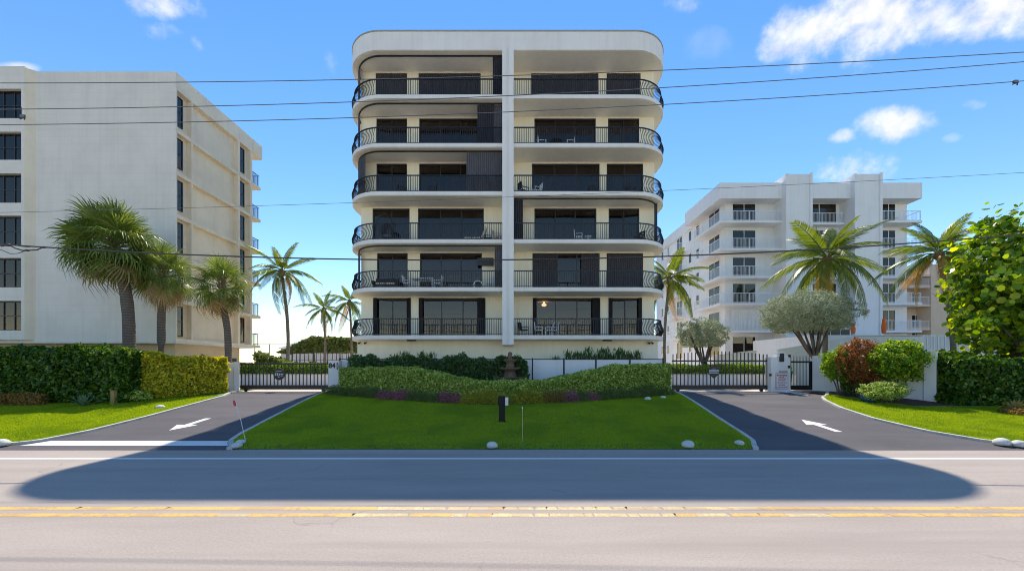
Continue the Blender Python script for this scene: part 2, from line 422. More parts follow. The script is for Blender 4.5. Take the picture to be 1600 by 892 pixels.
# ------------------------------------------------------------------ ground, road, drives, lawns
def strip(name, mat, left, right, ys, lift, parent=None, kind='structure', edge=False):
    """sheet that follows the ground between two edge functions x(y)"""
    V = []; Fc = []; nx = 10
    for y in ys:
        a, b = left(y), right(y)
        for i in range(nx + 1): V.append((a + (b - a) * i / nx, y, g(y) + (lift * min(1.0, max(.08, (y - 12.42) / .35)) if edge else lift)))
    for j in range(len(ys) - 1):
        for i in range(nx):
            q = j * (nx + 1) + i; Fc.append((q, q + 1, q + nx + 2, q + nx + 1))
    mb = MB(); mb.add(V, Fc); o = mb.build(name, mat, parent, True)
    if kind: tag(o, kind=kind)
    return o
def interp(pts):
    ys = [p[0] for p in pts]; xs = [p[1] for p in pts]
    return lambda y: float(np.interp(y, ys, xs))
lin = lambda a, b, n: [a + (b - a) * i / n for i in range(n + 1)]
yy = sorted(set([-900, -300, -60, -2] + lin(Y0, Y1, 24) + [24, 30, 40, 70, 150, 500, 2500]))
tag(strip('ground', M['soil'], lambda y: -1500, lambda y: 1500, yy, -.05), kind='structure')
tag(MB().add([(-400, -1.2, 0.0), (400, -1.2, 0.0), (400, 12.42, 0.0), (-400, 12.42, 0.0)], [(0, 1, 2, 3)]).build('road', M['road']), kind='structure')
tag(MB().add([(-400, -3.4, .06), (400, -3.4, .06), (400, -1.4, .06), (-400, -1.4, .06)], [(0, 1, 2, 3)]).build('pavement', M['concrete']), kind='structure')
tag(MB().add([(-400, -40, -.01), (400, -40, -.01), (400, -1.2, -.01), (-400, -1.2, -.01)], [(0, 1, 2, 3)]).build('added_bounce_ground', M['concrete']), kind='structure')  # pale unseen ground, added instead of grass to bounce sunlight onto the ceilings

# drive edges (y, x)
LD_L = [(12.0, -22.0), (12.35, -18.6), (12.6, -16.6), (13.2, -15.75), (14.5, -15.45), (17, -15.4), (19.5, -15.45), (21.5, -15.6), (23, -16.2), (24.6, -16.6)]
LD_R = [(12.0, -8.75), (12.55, -8.95), (13.2, -9.45), (14.2, -9.75), (16, -10.05), (19, -10.45), (22.3, -10.9), (24.6, -11.0)]
RD_L = [(12.0, 7.55), (12.55, 7.75), (13.2, 8.1), (14.2, 8.32), (16, 8.6), (19, 9.05), (22.3, 9.55), (24.6, 9.7)]
RD_R = [(12.0, 21.5), (12.35, 18.6), (12.6, 16.9), (13.2, 15.75), (14.5, 15.15), (16.5, 14.95), (18.5, 15.25), (20.2, 15.9), (21.2, 16.5), (21.8, 17.2), (23, 18.2), (24.6, 18.2)]
dy = [12.0, 12.2, 12.4] + lin(12.6, 24.6, 40)
left_drive = strip('driveway', M['drive'], interp(LD_L), interp(LD_R), [12.30] + [y for y in dy if y > 12.31], .008)
right_drive = strip('driveway', M['drive'], interp(RD_L), interp(RD_R), [12.30] + [y for y in dy if y > 12.31], .008)
tag(MB().add([(-24, 24.3, 1.062), (-10.6, 24.3, 1.062), (-10.6, 60, 1.062), (-24, 60, 1.062)], [(0, 1, 2, 3)]).build('courtyard_paving', M['pavers']), kind='structure')
tag(MB().add([(9.9, 24.3, 1.062), (24, 24.3, 1.062), (24, 60, 1.062), (9.9, 60, 1.062)], [(0, 1, 2, 3)]).build('courtyard_paving', M['pavers']), kind='structure')
LIFT = .07
lawn_c = strip('lawn', M['grassbed'], lambda y: interp(LD_R)(y) + .16, lambda y: interp(RD_L)(y) - .16, [12.425, 12.5, 12.6, 12.7] + lin(12.8, 24.4, 30), LIFT, edge=True)
lawn_l = strip('lawn', M['grassbed'], lambda y: -60, lambda y: interp(LD_L)(y) - .12, [12.425, 12.5, 12.6, 12.7] + lin(12.8, 26, 30), LIFT - .01, edge=True)
lawn_r = strip('lawn', M['grassbed'], lambda y: interp(RD_R)(y) + .12, lambda y: 60, [12.425, 12.5, 12.6, 12.7] + lin(12.8, 26, 30), LIFT - .01, edge=True)
tag(strip('planting_bed', M['mulch'], lambda y: 17.3 + (22.4 - y) * .45, lambda y: 40, lin(18.6, 23.6, 12), LIFT + .012), kind='structure')
def bedfront(x):           # front line of the curved bed in the middle
    t = (x + .6) / 9.6
    return 19.0 + 2.9 * min(1.0, abs(t)) ** 1.6
def bed():
    V = []; Fc = []; xs = lin(-10.2, 9.0, 40)
    for x in xs:
        V.append((x, bedfront(x), g(bedfront(x)) + LIFT + .012)); V.append((x, 24.2, g(24.2) + LIFT + .012))
    # follow the slope with a few rows
    V = []; rows = 6
    for x in xs:
        for k in range(rows + 1):
            y = bedfront(x) + (24.2 - bedfront(x)) * k / rows; V.append((x, y, g(y) + LIFT + .014))
    for i in range(len(xs) - 1):
        for k in range(rows):
            q = i * (rows + 1) + k; Fc.append((q, q + rows + 1, q + rows + 2, q + 1))
    mb = MB(); mb.add(V, Fc); tag(mb.build('planting_bed', M['mulch'], None, True), kind='structure')
bed()
def kerb(pts, side, w=.15, h=.085, name='kerb'):
    """low concrete edging along (y,x) points"""
    P = []
    f = interp(pts)
    ys = [p[0] for p in pts]; yl = np.linspace(ys[0] + .32, 23.9 if ys[-1] > 23.9 else ys[-1], 60)
    mb = MB(); V = []; Fc = []
    for i, y in enumerate(yl):
        y2 = min(y + .05, yl[-1]); y1 = y2 - .05
        t = Vector((f(y2) - f(y1), .05, 0)).normalized(); n = Vector((t.y, -t.x, 0)) * side
        a = Vector((f(y), y, g(y))); b = a + n * w
        for p, z in ((a, -.04), (a, h), (b, h), (b, -.04)): V.append((p.x, p.y, g(p.y) + z))
    for i in range(len(yl) - 1):
        for k in range(4):
            q = i * 4; Fc.append((q + k, q + (k + 1) % 4, q + 4 + (k + 1) % 4, q + 4 + k))
    Fc += [(0, 1, 2, 3), tuple(len(V) - 4 + k for k in (3, 2, 1, 0))]
    mb.add(V, Fc); return tag(mb.build(name, M['concrete']), kind='structure')
kerb(LD_L, -1); kerb(LD_R, 1); kerb(RD_L, -1); kerb(RD_R, 1)

# grass blades
def grass_field(name, label_parent, pts_fn, n, hgt):
    x, y = pts_fn(n)
    z = gnp(y) + LIFT * np.clip((y - 12.42) / .35, .08, 1) - .004
    m = len(x); a = rng.uniform(0, 2 * np.pi, m); h = rng.uniform(.55, 1.25, m) * hgt
    w = rng.uniform(.006, .012, m); lean = rng.uniform(.1, .8, m) * h; la = rng.uniform(0, 2 * np.pi, m)
    V = np.empty((m, 3, 3))
    V[:, 0] = np.stack([x - np.cos(a) * w, y - np.sin(a) * w, z], 1)
    V[:, 1] = np.stack([x + np.cos(a) * w, y + np.sin(a) * w, z], 1)
    V[:, 2] = np.stack([x + np.cos(la) * lean, y + np.sin(la) * lean, z + h], 1)
    o = link(name, np_mesh(V.reshape(-1, 3), np.arange(m * 3).reshape(-1, 3), M['grass']))
    return tag(o, label_parent, 'grass', None, 'stuff')
def rej(x0, x1, y0, y1, ok):
    def fn(n):
        x = rng.uniform(x0, x1, n); y = rng.uniform(y0, y1, n); k = ok(x, y); return x[k], y[k]
    return fn
npi = lambda pts: (lambda y: np.interp(y, [p[0] for p in pts], [p[1] for p in pts]))
def bf_np(x): return 19.0 + 2.9 * np.minimum(1, np.abs((x + .6) / 9.6)) ** 1.6
grass_field('grass', 'short green turf of the central lawn in the building shadow',
            rej(-11, 10, 12.42, 22.4, lambda x, y: (x > npi(LD_R)(y) + .15) & (x < npi(RD_L)(y) - .15) & ((y < bf_np(x) + .15) | (x < -10) | (x > 8.9))), 330000, .05)
grass_field('grass', 'sunlit bright green turf left of the left driveway',
            rej(-27, -15, 12.45, 21.5, lambda x, y: (x < npi(LD_L)(y) - .12) & (y < 19.6 + (x > -19.5) * np.clip(x + 19.5, 0, 4) * .75) & (x > -y * 1.36 - 1)), 230000, .05)
grass_field('grass', 'sunlit bright green turf right of the right driveway',
            rej(15, 28, 12.45, 22.2, lambda x, y: (x > npi(RD_R)(y) + .12) & (x < y * 1.36 + 1) & (x < 17.3 + (22.4 - y) * .45 + (y < 18.7) * 20)), 230000, .05)

# markings
def flat(name, pts, mat, lift, parent=None):
    mb = MB(); mb.add([(x, y, (g(y) if y > Y0 else 0) + lift) for x, y in pts], [tuple(range(len(pts)))]); return mb.build(name, mat, parent)
el = flat('edge_line', [(-400, 11.09), (400, 11.09), (400, 11.28), (-400, 11.28)], M['wpaint'], .004); tag(el, kind='structure')
for (ya, yb) in ((7.19, 7.335), (6.86, 7.01)):
    cl = tag(MB().add([(-400, ya, .004), (-16, ya, .004), (-16, yb, .004), (-400, yb, .004), (22, ya, .004), (400, ya, .004), (400, yb, .004), (22, yb, .004)],
                      [(0, 1, 2, 3), (4, 5, 6, 7)]).build('centre_line', M['ypaint']), kind='structure')
    x = -16.0
    while x < 22:
        dense = math.exp(-((x - 1.2) / 3.4) ** 2)
        wdt = random.uniform(.5, 1.3) * (1 - dense) + random.uniform(.14, .34) * dense
        gap = random.uniform(.004, .009) + .009 * dense
        sl = random.uniform(-.05, .05); e0 = min(x + wdt, 22)
        flat('paint_segment', [(x + gap, ya + random.uniform(0, .006)), (e0, ya + random.uniform(0, .006)), (e0 + sl, yb), (x + gap + sl * .7, yb)],
             M['ypale'] if random.random() < dense * 1.05 else M['ypaint'], .004, cl)
        x += wdt
sb = strip('stop_line', M['wpaint'], lambda y: -15.5 - (13.4 - y) * .6, lambda y: interp(LD_R)(y) - .02, lin(12.78, 13.36, 3), .014)
def arrow(x, y, toward):
    s = -1 if toward else 1
    pts = [(0, .95), (.42, .1), (.13, .1), (.13, -.95), (-.13, -.95), (-.13, .1), (-.42, .1)]
    p = [(x + px, y + s * py) for px, py in pts]
    if toward: p = p[::-1]
    o = flat('painted_arrow', p, M['wpaint'], .016); return tag(o, kind='structure')
arrow(12.0, 15.5, False); arrow(-12.75, 15.7, True); arrow(16.3, 22.9, False)

# ------------------------------------------------------------------ main building
BX, WY = -.3, 27.9        # centre line, window-wall plane
W, FY, RR = 11.0, 26.0, 2.6
FLOORS = [4.63, 7.77, 10.91, 14.05, 17.2, 20.38]; TOPZ = 23.3
def outline(inset=0, back=29.6, n=14):
    w = W - inset; r = RR - inset; fy = FY + inset
    pts = [(BX - w, back)]
    for i in range(n + 1):
        t = math.pi / 2 * i / n; pts.append((BX - w + r - r * math.cos(t), fy + r - r * math.sin(t)))
    for i in range(n + 1):
        t = math.pi / 2 * i / n; pts.append((BX + w - r + r * math.sin(t), fy + r - r * math.cos(t)))
    pts.append((BX + w, back)); return pts
bld = thing('apartment_building', 'six-storey white apartment block with rounded balconies and black railings', 'building', (0, 0, 0))
HWB = 10.3
def slab_pts(inset=0): return outline(inset) + [(BX + HWB - .1, 29.6), (BX + HWB - .1, 40.8), (BX - HWB + .1, 40.8), (BX - HWB + .1, 29.6)]
for i, z in enumerate(FLOORS):
    s = MB().prism(slab_pts(), z - .25, z).build('balcony_slab', M['white'], bld)
    MB().prism(slab_pts(.07), z - .268, z - .252).build('soffit', M['soffit'], s)
    bpy.context.view_layer.update()
fas = MB().prism(slab_pts(), TOPZ, 24.5).build('roof_fascia', M['white'], bld)
MB().prism(slab_pts(.07), TOPZ - .018, TOPZ - .002).build('soffit', M['soffit'], fas)
MB().prism(slab_pts(-.04), 24.502, 24.58).build('coping', M['roofcap'], fas)
MB().box(BX - HWB + .6, BX + HWB - .6, 27.2, 40.2, 24.582, 24.62).build('roof_deck', M['concrete'], bld)
# body
side = MB(); side.box(BX - HWB, BX - HWB + .24, WY + .002, 41, .9, 23.28).build('side_wall', M['cream'], bld)
MB().box(BX + HWB - .24, BX + HWB, WY + .002, 41, .9, 23.28).build('side_wall', M['cream'], bld)
MB().box(BX - HWB + .24, BX + HWB - .24, 40.6, 40.9, .9, 23.28).build('rear_wall', M['cream'], bld)
MB().box(BX - HWB + .25, BX + HWB - .25, 33.4, 33.6, 4.64, 23.28).build('partition', M['room'], bld)
MB().box(BX - HWB - .02, BX + HWB + .02, 27.25, 27.6, .9, FLOORS[0] - .27).build('base_wall', M['cream'], bld)
# pilaster of two leaves with a groove
p = MB().box(-.63, -.37, 25.72, WY + .1, 3.98, TOPZ - .02)
pil = p.build('pilaster', M['pil'], bld)
MB().box(-.37, -.20, 25.80, WY + .1, 3.98, TOPZ - .02).build('groove', M['pil'], pil)
MB().box(-.20, .11, 25.72, WY + .1, 3.98, TOPZ - .02).build('leaf', M['pil'], pil)
PL, PR = -.63, .11

def px_door(a, b): return PX(a, WY), PX(b, WY)
# per storey from the ground: (left small, left big, right big, right small) in photo columns, glazing kinds
DOORS = [((584, 642), (655, 758), (833, 937), (951, 1003)),
         ((589, 637), (656, 753), (832, 937), (948, 1005)),
         ((582, 640), (653, 756), (835, 932), (951, 999)),
         ((588, 636), (655, 752), (831, 937), (948, 1005)),
         ((588, 636), (655, 752), (835, 931), (950, 999)),
         ((587, 636), (654, 751), (830, 935), (948, 1001))]
KIND = [('glass', 'glass', 'glass', 'glass'), ('glass', 'glass', 'part', 'shut'), ('glass', 'glass', 'green', 'green'),
        ('blind', 'blind', 'glass', 'glass'), ('curt', 'curt', 'glass', 'curt'), ('shut', 'shut', 'shut', 'shut')]
def corrug(x0, x1, y, z0, z1, pitch=.16, amp=.05):
    mb = MB(); n = max(2, int((x1 - x0) / pitch * 2)); V = []
    for i in range(n + 1):
        x = x0 + (x1 - x0) * i / n; yy_ = y + (amp if i % 2 else -amp); V += [(x, yy_, z0), (x, yy_, z1)]
    mb.add(V, [(2 * i, 2 * i + 2, 2 * i + 3, 2 * i + 1) for i in range(n)])
    # thickness: a second leaf behind
    V2 = [(a, b + .012, c) for a, b, c in V]
    mb.add(V2, [(2 * i + 1, 2 * i + 3, 2 * i + 2, 2 * i) for i in range(n)]); return mb
def curtain(x0, x1, y, z0, z1, mat, parent):
    mb = MB(); n = int((x1 - x0) / .045) + 2; V = []
    for i in range(n + 1):
        x = x0 + (x1 - x0) * i / n; yq = y + .03 * math.sin(i * 1.7) + .012 * math.sin(i * .61); V += [(x, yq, z0), (x, yq, z1)]
    mb.add(V, [(2 * i, 2 * i + 2, 2 * i + 3, 2 * i + 1) for i in range(n)])
    return mb.build('curtain', mat, parent, True)
def sliding_door(x0, x1, z0, z1, kind, npan):
    f = .07
    mb = MB()
    mb.box(x0, x1, WY + .06, WY + .2, z1 - .12, z1); mb.box(x0, x1, WY + .06, WY + .2, z0, z0 + .05)
    mb.box(x0, x0 + f, WY + .06, WY + .2, z0 + .05, z1 - .12); mb.box(x1 - f, x1, WY + .06, WY + .2, z0 + .05, z1 - .12)
    fr = mb.build('sliding_door', M['bronze'], bld)
    xi0, xi1 = x0 + f, x1 - f; w = (xi1 - xi0) / npan
    for k in range(npan):
        a, b = xi0 + k * w, xi0 + (k + 1) * w; yk = WY + (.10 if k % 2 else .14)
        MB().box(a + .02, b - .02, yk, yk + .012, z0 + .06, z1 - .13).build('pane', M['glass'], fr)
        if k: MB().box(a - .035, a + .035, WY + .08, WY + .17, z0 + .05, z1 - .12).build('stile', M['bronze'], fr)
    if kind == 'shut':
        corrug(x0 + .02, x1 - .02, WY + .0, z0 + .02, z1 - .03, .15, .04).build('accordion_shutter', M['shutter'], fr)
    elif kind == 'part':
        q = (x1 - x0)
        corrug(x0 + .02, x0 + q * .38, WY, z0 + .02, z1 - .03, .15, .04).build('accordion_shutter', M['shutter'], fr)
        corrug(x0 + q * .72, x1 - .02, WY, z0 + .02, z1 - .03, .15, .04).build('accordion_shutter', M['shutter'], fr)
    elif kind == 'curt':
        curtain(x0 + .1, x0 + (x1 - x0) * .38, WY + .38, z0 + .03, z1 - .05, M['curtain'], fr)
        if npan > 2: curtain(x0 + (x1 - x0) * .66, x1 - .1, WY + .38, z0 + .03, z1 - .05, M['curtain'], fr)
    elif kind == 'green':
        q = x1 - x0
        if npan > 2:
            curtain(x0 + .1, x0 + q * .62, WY + .36, z0 + .03, z1 - .05, M['curtaingreen'], fr)
            curtain(x0 + q * .8, x1 - .1, WY + .36, z0 + .03, z1 - .05, M['curtaingreen'], fr)
        else: curtain(x0 + q * .45, x1 - .1, WY + .36, z0 + .03, z1 - .05, M['curtaingreen'], fr)
    elif kind == 'blind':
        curtain(x0 + .1, x1 - .1, WY + .36, z0 + .03, z0 + (z1 - z0) * .62, M['blind'], fr)
    else:
        if npan > 2 and random.random() < .8: curtain(x1 - .5, x1 - .1, WY + .36, z0 + .03, z1 - .05, M['blind'], fr)
        # stacked dark shutters at the jambs
        if z0 < 5:
            corrug(x0 - .02, x0 + .26, WY - .02, z0 + .02, z1, .08, .05).build('folded_shutter', M['shutter'], fr)
            corrug(x1 - (.28 if npan == 2 else .55), x1 + .02, WY - .02, z0 + .02, z1, .08, .05).build('folded_shutter', M['shutter'], fr)
for fi, z in enumerate(FLOORS):
    ceil = (FLOORS[fi + 1] - .25 if fi < 5 else TOPZ) - .02
    top = ceil - .10
    dd = [px_door(*d) for d in DOORS[fi]]
    xs = [BX - HWB + .24] + [v for d in dd[:2] for v in d] + [PL - .05]
    xr = [PR + .05] + [v for d in dd[2:] for v in d] + [BX + HWB - .24]
    mb = MB()
    for L_ in (xs, xr):
        for k in range(0, len(L_), 2): mb.box(L_[k], L_[k + 1], WY, WY + .24, z + .001, ceil)
        for k in range(1, len(L_) - 1, 2): mb.box(L_[k] + .001, L_[k + 1] - .001, WY + .002, WY + .238, top, ceil - .001)
    mb.box(PL - .05, PR + .05, WY + .001, WY + .24, z + .001, ceil)
    # wall ends round to the side walls
    mb.build('wall', M['cream'], bld)
    for k, (d, np_) in enumerate(zip(dd, (2, 3, 3, 2))): sliding_door(d[0], d[1], z + .004, top, KIND[fi][k], np_)

# railings
def railing(sgn, z, hgt=1.1):
    """left (-1) or right (+1) balcony railing along the slab edge"""
    ins = .13; w = W - ins; r = RR - ins; fy = FY + ins
    cxx, cyy = BX + sgn * (w - r), fy + r
    start = PR + .02 if sgn > 0 else PL - .02
    Ls = abs(cxx - start); La = r * math.pi / 2; Lt = 1.0
    def at(s):
        if s < Ls: return Vector((start + sgn * s, fy, 0)), Vector((0, -1, 0)), False
        if s < Ls + La:
            t = (s - Ls) / r; return Vector((cxx + sgn * r * math.sin(t), cyy - r * math.cos(t), 0)), Vector((sgn * math.sin(t), -math.cos(t), 0)), True
        return Vector((BX + sgn * w, cyy + s - Ls - La, 0)), Vector((sgn, 0, 0)), True
    tot = Ls + La + Lt
    ss = [0, Ls] + [Ls + La * i / 14 for i in range(1, 15)] + [tot]
    rail = MB(); rail.tube([at(s)[0] + Vector((0, 0, z + hgt)) for s in ss], .042, 4)
    rail.tube([at(s)[0] + Vector((0, 0, z + .09)) for s in ss], .020, 4)
    o = rail.build('railing', M['rail'], bld)
    bl = MB(); n = int(tot / .118)
    for k in range(n + 1):
        s = tot * k / n; p, nn, curved = at(s)
        post = (k % 17 == 0)
        rad = .034 if post else .0195
        if curved and s > Ls + .35:
            prof = [(0, .0), (.05, .12), (.15, .3), (.17, .42), (.10, .62), (.02, .82), (0, 1.0)]
            bl.tube([p + nn * a + Vector((0, 0, z + hgt * b)) for a, b in prof], rad, 3, False)
        else:
            bl.tube([p + Vector((0, 0, z + .0)), p + Vector((0, 0, z + hgt))], rad, 4, False)
    tag(bl.build('balusters', M['rail'], o), kind='stuff')
for z in FLOORS:
    railing(-1, z); railing(1, z)

# shutter tracks and folded storm shutters at the balcony edges
def track(sgn, zc, full=True):
    pts = outline(.42)
    pts = [p for p in pts if (p[0] - BX) * sgn > 0]
    if sgn < 0: pts = pts[1:] + [(PL - .02, FY + .42)]
    else: pts = [(PR + .02, FY + .42)] + pts[:-1]
    mb = MB(); mb.tube([(x, y, zc - .05) for x, y in pts], .05, 4); return mb.build('shutter_track', M['bronze'], bld)
def stack(x0, x1, y, z0, z1, mat='shutter'): return corrug(x0, x1, y, z0, z1, .14, .06).build('storm_shutter', M[mat], bld)
ce = lambda fi: (FLOORS[fi + 1] - .27 if fi < 5 else TOPZ - .02)
YS = FY + .42
for fi in (5, 4, 3, 1): track(-1, ce(fi))
track(1, ce(2))
stack(PX(770, YS), PL, YS, FLOORS[5] + .02, ce(5) - .1)
stack(PX(746, YS), PX(772, YS), YS, FLOORS[4] + .02, ce(4) - .1); stack(PX(772, YS), PL, YS + .1, FLOORS[4] + .02, ce(4) - .1, 'shutter2')
stack(PX(729, YS), PL, YS, FLOORS[3] + .02, ce(3) - .1, 'shutter2')
stack(PX(773, YS), PL, YS, FLOORS[1] + .02, ce(1) - .1, 'shutter2')
stack(PR, PX(817, YS), YS, FLOORS[2] + .02, ce(2) - .1)
def arc_stack(fi, t0, t1):
    r = RR - .42; cxx, cyy = BX - (W - .42 - r), FY + .42 + r; V = []; n = max(4, int((t1 - t0) * r / .07))
    for i in range(n + 1):
        t = t0 + (t1 - t0) * i / n; q = r + (.05 if i % 2 else -.05)
        x, y = cxx - q * math.sin(t), cyy - q * math.cos(t); V += [(x, y, FLOORS[fi] + .02), (x, y, ce(fi) - .1)]
    mb = MB(); mb.add(V, [(2 * i, 2 * i + 2, 2 * i + 3, 2 * i + 1) for i in range(n)])
    V2 = [(a + .012, b + .006, c) for a, b, c in V]; mb.add(V2, [(2 * i + 1, 2 * i + 3, 2 * i + 2, 2 * i) for i in range(n)])
    mb.build('storm_shutter', M['shutter'], bld)
arc_stack(5, 1.0, 1.25); arc_stack(4, 1.15, 1.35); arc_stack(3, .62, 1.35); arc_stack(1, 1.05, 1.3)
MB().box(BX + 10.15, BX + 10.3, 27.3, 27.5, FLOORS[2], ce(2)).build('shutter_post', M['bronze'], bld)
# cameras and vents under the lowest slab
zc = FLOORS[0] - .27
for px in (561.5, 571, 1014, 1019):
    x = PX(px, 27.05)
    MB().tube([(x, 27.25, zc - .12), (x, 27.12, zc - .16), (x, 26.95, zc - .2)], [.035, .05, .075], 8).build('security_camera', M['bronze'], bld)
for px in (643, 949): MB().box(PX(px, 26.5) - .3, PX(px, 26.5) + .3, 26.4, 26.6, zc - .09, zc).build('soffit_vent', M['bronze'], bld)
# wall-mounted screen on the second storey, interior lamps
MB().box(PX(746, 27.7), PX(771, 27.7), 27.66, 27.78, PZ(415, 27.7), PZ(403, 27.7)).build('wall_heater', M['black'], bld)
for px, py in ((705, 409), (713, 407), (740, 408), (748, 400)):
    Yl = 30.0; x = PX(px, Yl); MB().lathe([(.09, 0), (.11, .03)], 12, (x, Yl, ce(1) - .035)).build('downlight', M['downlight'], bld)
MB().lathe([(.02, .0), (.16, .05), (.2, .16), (.08, .26), (.01, .5)], 12, (PX(850, 30.2), 30.2, PZ(479, 30.2))).build('pendant_lamp', M['lamp'], bld)

# ------------------------------------------------------------------ balcony furniture
def chair(label, x, y, z, rz, mat, grp=None, sc=1.0):
    t = thing('patio_chair', label, 'chair', (x, y, z), rz, grp); t.scale = (sc, sc, sc)
    for sx in (-1, 1):
        MB().tube([(sx * .25, -.24, 0), (sx * .25, -.24, .64)], .025, 5).build('leg', mat, t)
        MB().tube([(sx * .25, .24, 0), (sx * .25, .24, .42), (sx * .25, .33, .95)], .025, 5).build('leg', mat, t)
        MB().box(sx * .25 - .035, sx * .25 + .035, -.27, .27, .62, .65).build('armrest', mat, t)
    MB().box(-.24, .24, -.25, .24, .40, .45).build('seat', mat, t)
    b = MB()
    for k in range(5): b.box(-.2 + k * .1 - .03, -.2 + k * .1 + .03, .27, .30, .5, .9)
    b.box(-.25, .25, .30, .335, .88, .97); b.build('backrest', mat, t); return t
def rtable(label, x, y, z, mat, r=.45, h=.72):
    t = thing('patio_table', label, 'table', (x, y, z))
    MB().lathe([(r, h - .04), (r, h)], 20).build('table_top', mat, t)
    MB().lathe([(.04, .03), (.04, h - .04)], 8).build('pedestal', mat, t); MB().lathe([(.24, 0), (.22, .03)], 14).build('base', mat, t); return t
def chaise(label, x, y, z, rz):
    t = thing('lounge_chair', label, 'chair', (x, y, z), rz)
    MB().box(-.3, .3, -.7, .5, .27, .32).build('frame', M['wicker'], t)
    for sx in (-1, 1):
        for yq in (-.62, .42): MB().box(sx * .27 - .03, sx * .27 + .03, yq - .03, yq + .03, 0, .27).build('leg', M['wicker'], t)
    for k in range(4): MB().box(-.28, .28, -.68 + k * .28, -.42 + k * .28, .322, .42).build('cushion', M['cush'], t, False, .03)
    MB().xprism([(.46, .42), (.58, .38), (.86, 1.02), (.76, 1.06)], -.28, .28).build('backrest', M['cush'], t, False, .02); return t
f = FLOORS
wp, wk = M['white_pl'], M['wicker']
YB = 27.0
chair('white patio chair left of the dark table on fifth floor right balcony', PX(847, YB), YB, f[4], R(90), wp)
chair('white patio chair right of the dark table on fifth floor right balcony', PX(891, YB), YB, f[4], R(-90), wp)
rtable('dark round table between two white chairs on fifth floor balcony', PX(869, YB), YB, f[4], wk, .4)
chair('dark patio chair beside the pilaster on fourth floor right balcony', PX(818, YB), YB, f[3], R(120), wk)
chair('white framed patio chair on fourth floor right balcony', PX(839, YB), YB, f[3], R(-70), wp)
chair('dark patio chair before the last door of fourth floor right balcony', PX(985, YB), YB, f[3], R(10), wk)
chair('dark patio chair at the door jamb of fourth floor right balcony', PX(925, YB), YB, f[3], R(-20), wk)
chair('white and dark patio chair on third floor right balcony', PX(904, YB), YB, f[2], R(80), wp)
MB_t = rtable('small white side table on third floor right balcony', PX(919, YB), YB, f[2], wp, .26, .5)
chair('low dark chair at the rounded end of third floor right balcony', PX(1000, YB), YB + .2, f[2], R(-60), wk)
chaise('lounge chair with cream cushions on third floor left balcony', PX(741, YB), YB + .1, f[2], R(-90))
chair('dark chair behind the lounge chair by the pilaster, third floor left', PX(763, 27.4), 27.4, f[2], R(-80), wk)
chair('cream seated chair next to the pilaster, third floor left balcony', PX(776, YB), YB, f[2], R(80), M['cush'])
chair('dark dining chair low at the fourth floor left balcony', PX(628, YB), YB, f[3], R(30), wk)
chair('dark dining chair before the wide door on fourth floor left balcony', PX(675, YB), YB, f[3], R(-60), wk)
chair('white chair left of the long table on second floor left balcony', PX(637, YB), YB, f[1], R(90), wp)
chair('white chair right of the long table on second floor left balcony', PX(684, YB), YB, f[1], R(-90), wp)
t = thing('dining_table', 'long white table on second floor left balcony', 'table', (PX(661, YB), YB, f[1]))
MB().box(-.75, .75, -.4, .4, .70, .74).build('table_top', wp, t)
for sx in (-1, 1):
    for sy in (-1, 1): MB().box(sx * .68 - .03, sx * .68 + .03, sy * .34 - .03, sy * .34 + .03, 0, .70).build('leg', wp, t)
t = thing('outdoor_sofa', 'dark wicker sofa with tan pillows on second floor left balcony', 'sofa', (PX(603, YB), YB + .1, f[1]))
MB().box(-.8, .8, -.35, .35, 0.0, .36).build('base', wk, t, False, .03); MB().box(-.8, .8, .2, .36, .362, .85).build('backrest', wk, t, False, .03)
for sx in (-1, 1): MB().box(sx * .8 - .1, sx * .8 + .1, -.36, .19, .362, .6).build('armrest', wk, t, False, .03)
for k in (-.35, .35): MB().box(k - .3, k + .3, -.33, .18, .362, .48).build('cushion', M['cush'], t, False, .04)
t = thing('ring_ornament', 'white spoked ring leaning on second floor left balcony', 'ornament', (PX(747, YB), YB, f[1] + .34))
MB().tube([(.30 * math.cos(a), 0, .30 * math.sin(a)) for a in np.linspace(0, 2 * np.pi, 25)], .045, 6, False).build('ring', wp, t, True)
for a in range(3): MB().tube([(-.28 * math.cos(a * 1.047), 0, -.28 * math.sin(a * 1.047)), (.28 * math.cos(a * 1.047), 0, .28 * math.sin(a * 1.047))], .012, 5).build('spoke', wk, t)
chair('pale low chair by the shutter at second floor left balcony', PX(765, YB), YB, f[1], R(-60), M['whiterail'])
for i, px in enumerate((842, 858, 866)):
    chair(['leftmost of three white chairs on first floor right balcony', 'middle of three white chairs on first floor right balcony',
           'rightmost of three white chairs on first floor right balcony'][i], PX(px, YB), YB + (.0, .0, .35)[i], f[0], R((90, -90, -80)[i]), wp)
chair('dark chair by the pilaster on first floor right balcony', PX(818, YB), YB, f[0], R(60), wk)
t = thing('egg_chair', 'hanging wicker egg chair on third floor left balcony', 'chair', (PX(600, YB), YB, f[2]))
MB().tube([(-.62, .1, .04), (-.66, .1, .9), (-.55, .1, 1.6), (-.2, .1, 2.02), (.15, .1, 2.05), (.2, .1, 1.98)], .035, 6).build('stand', wk, t)
MB().lathe([(.55, 0), (.55, .04)], 20, (-.1, .1, 0)).build('base', wk, t)
MB().tube([(.2, .1, 2.0), (.2, .1, 1.42)], .012, 5).build('chain', wk, t)
eg = MB()
for k in range(9):
    a = math.pi * k / 9
    eg.tube([(.2 + .44 * math.sin(q) * math.cos(a), .1 + .44 * math.sin(q) * math.sin(a), .84 + .58 * math.cos(q)) for q in np.linspace(.05, 2 * np.pi - .05, 17)], .018, 4, False)
for q in np.linspace(.5, 2.7, 8): eg.tube([(.2 + .44 * math.sin(q) * math.cos(a), .1 + .44 * math.sin(q) * math.sin(a), .84 + .58 * math.cos(q)) for a in np.linspace(-.3, math.pi + .3, 13)], .016, 4, False)
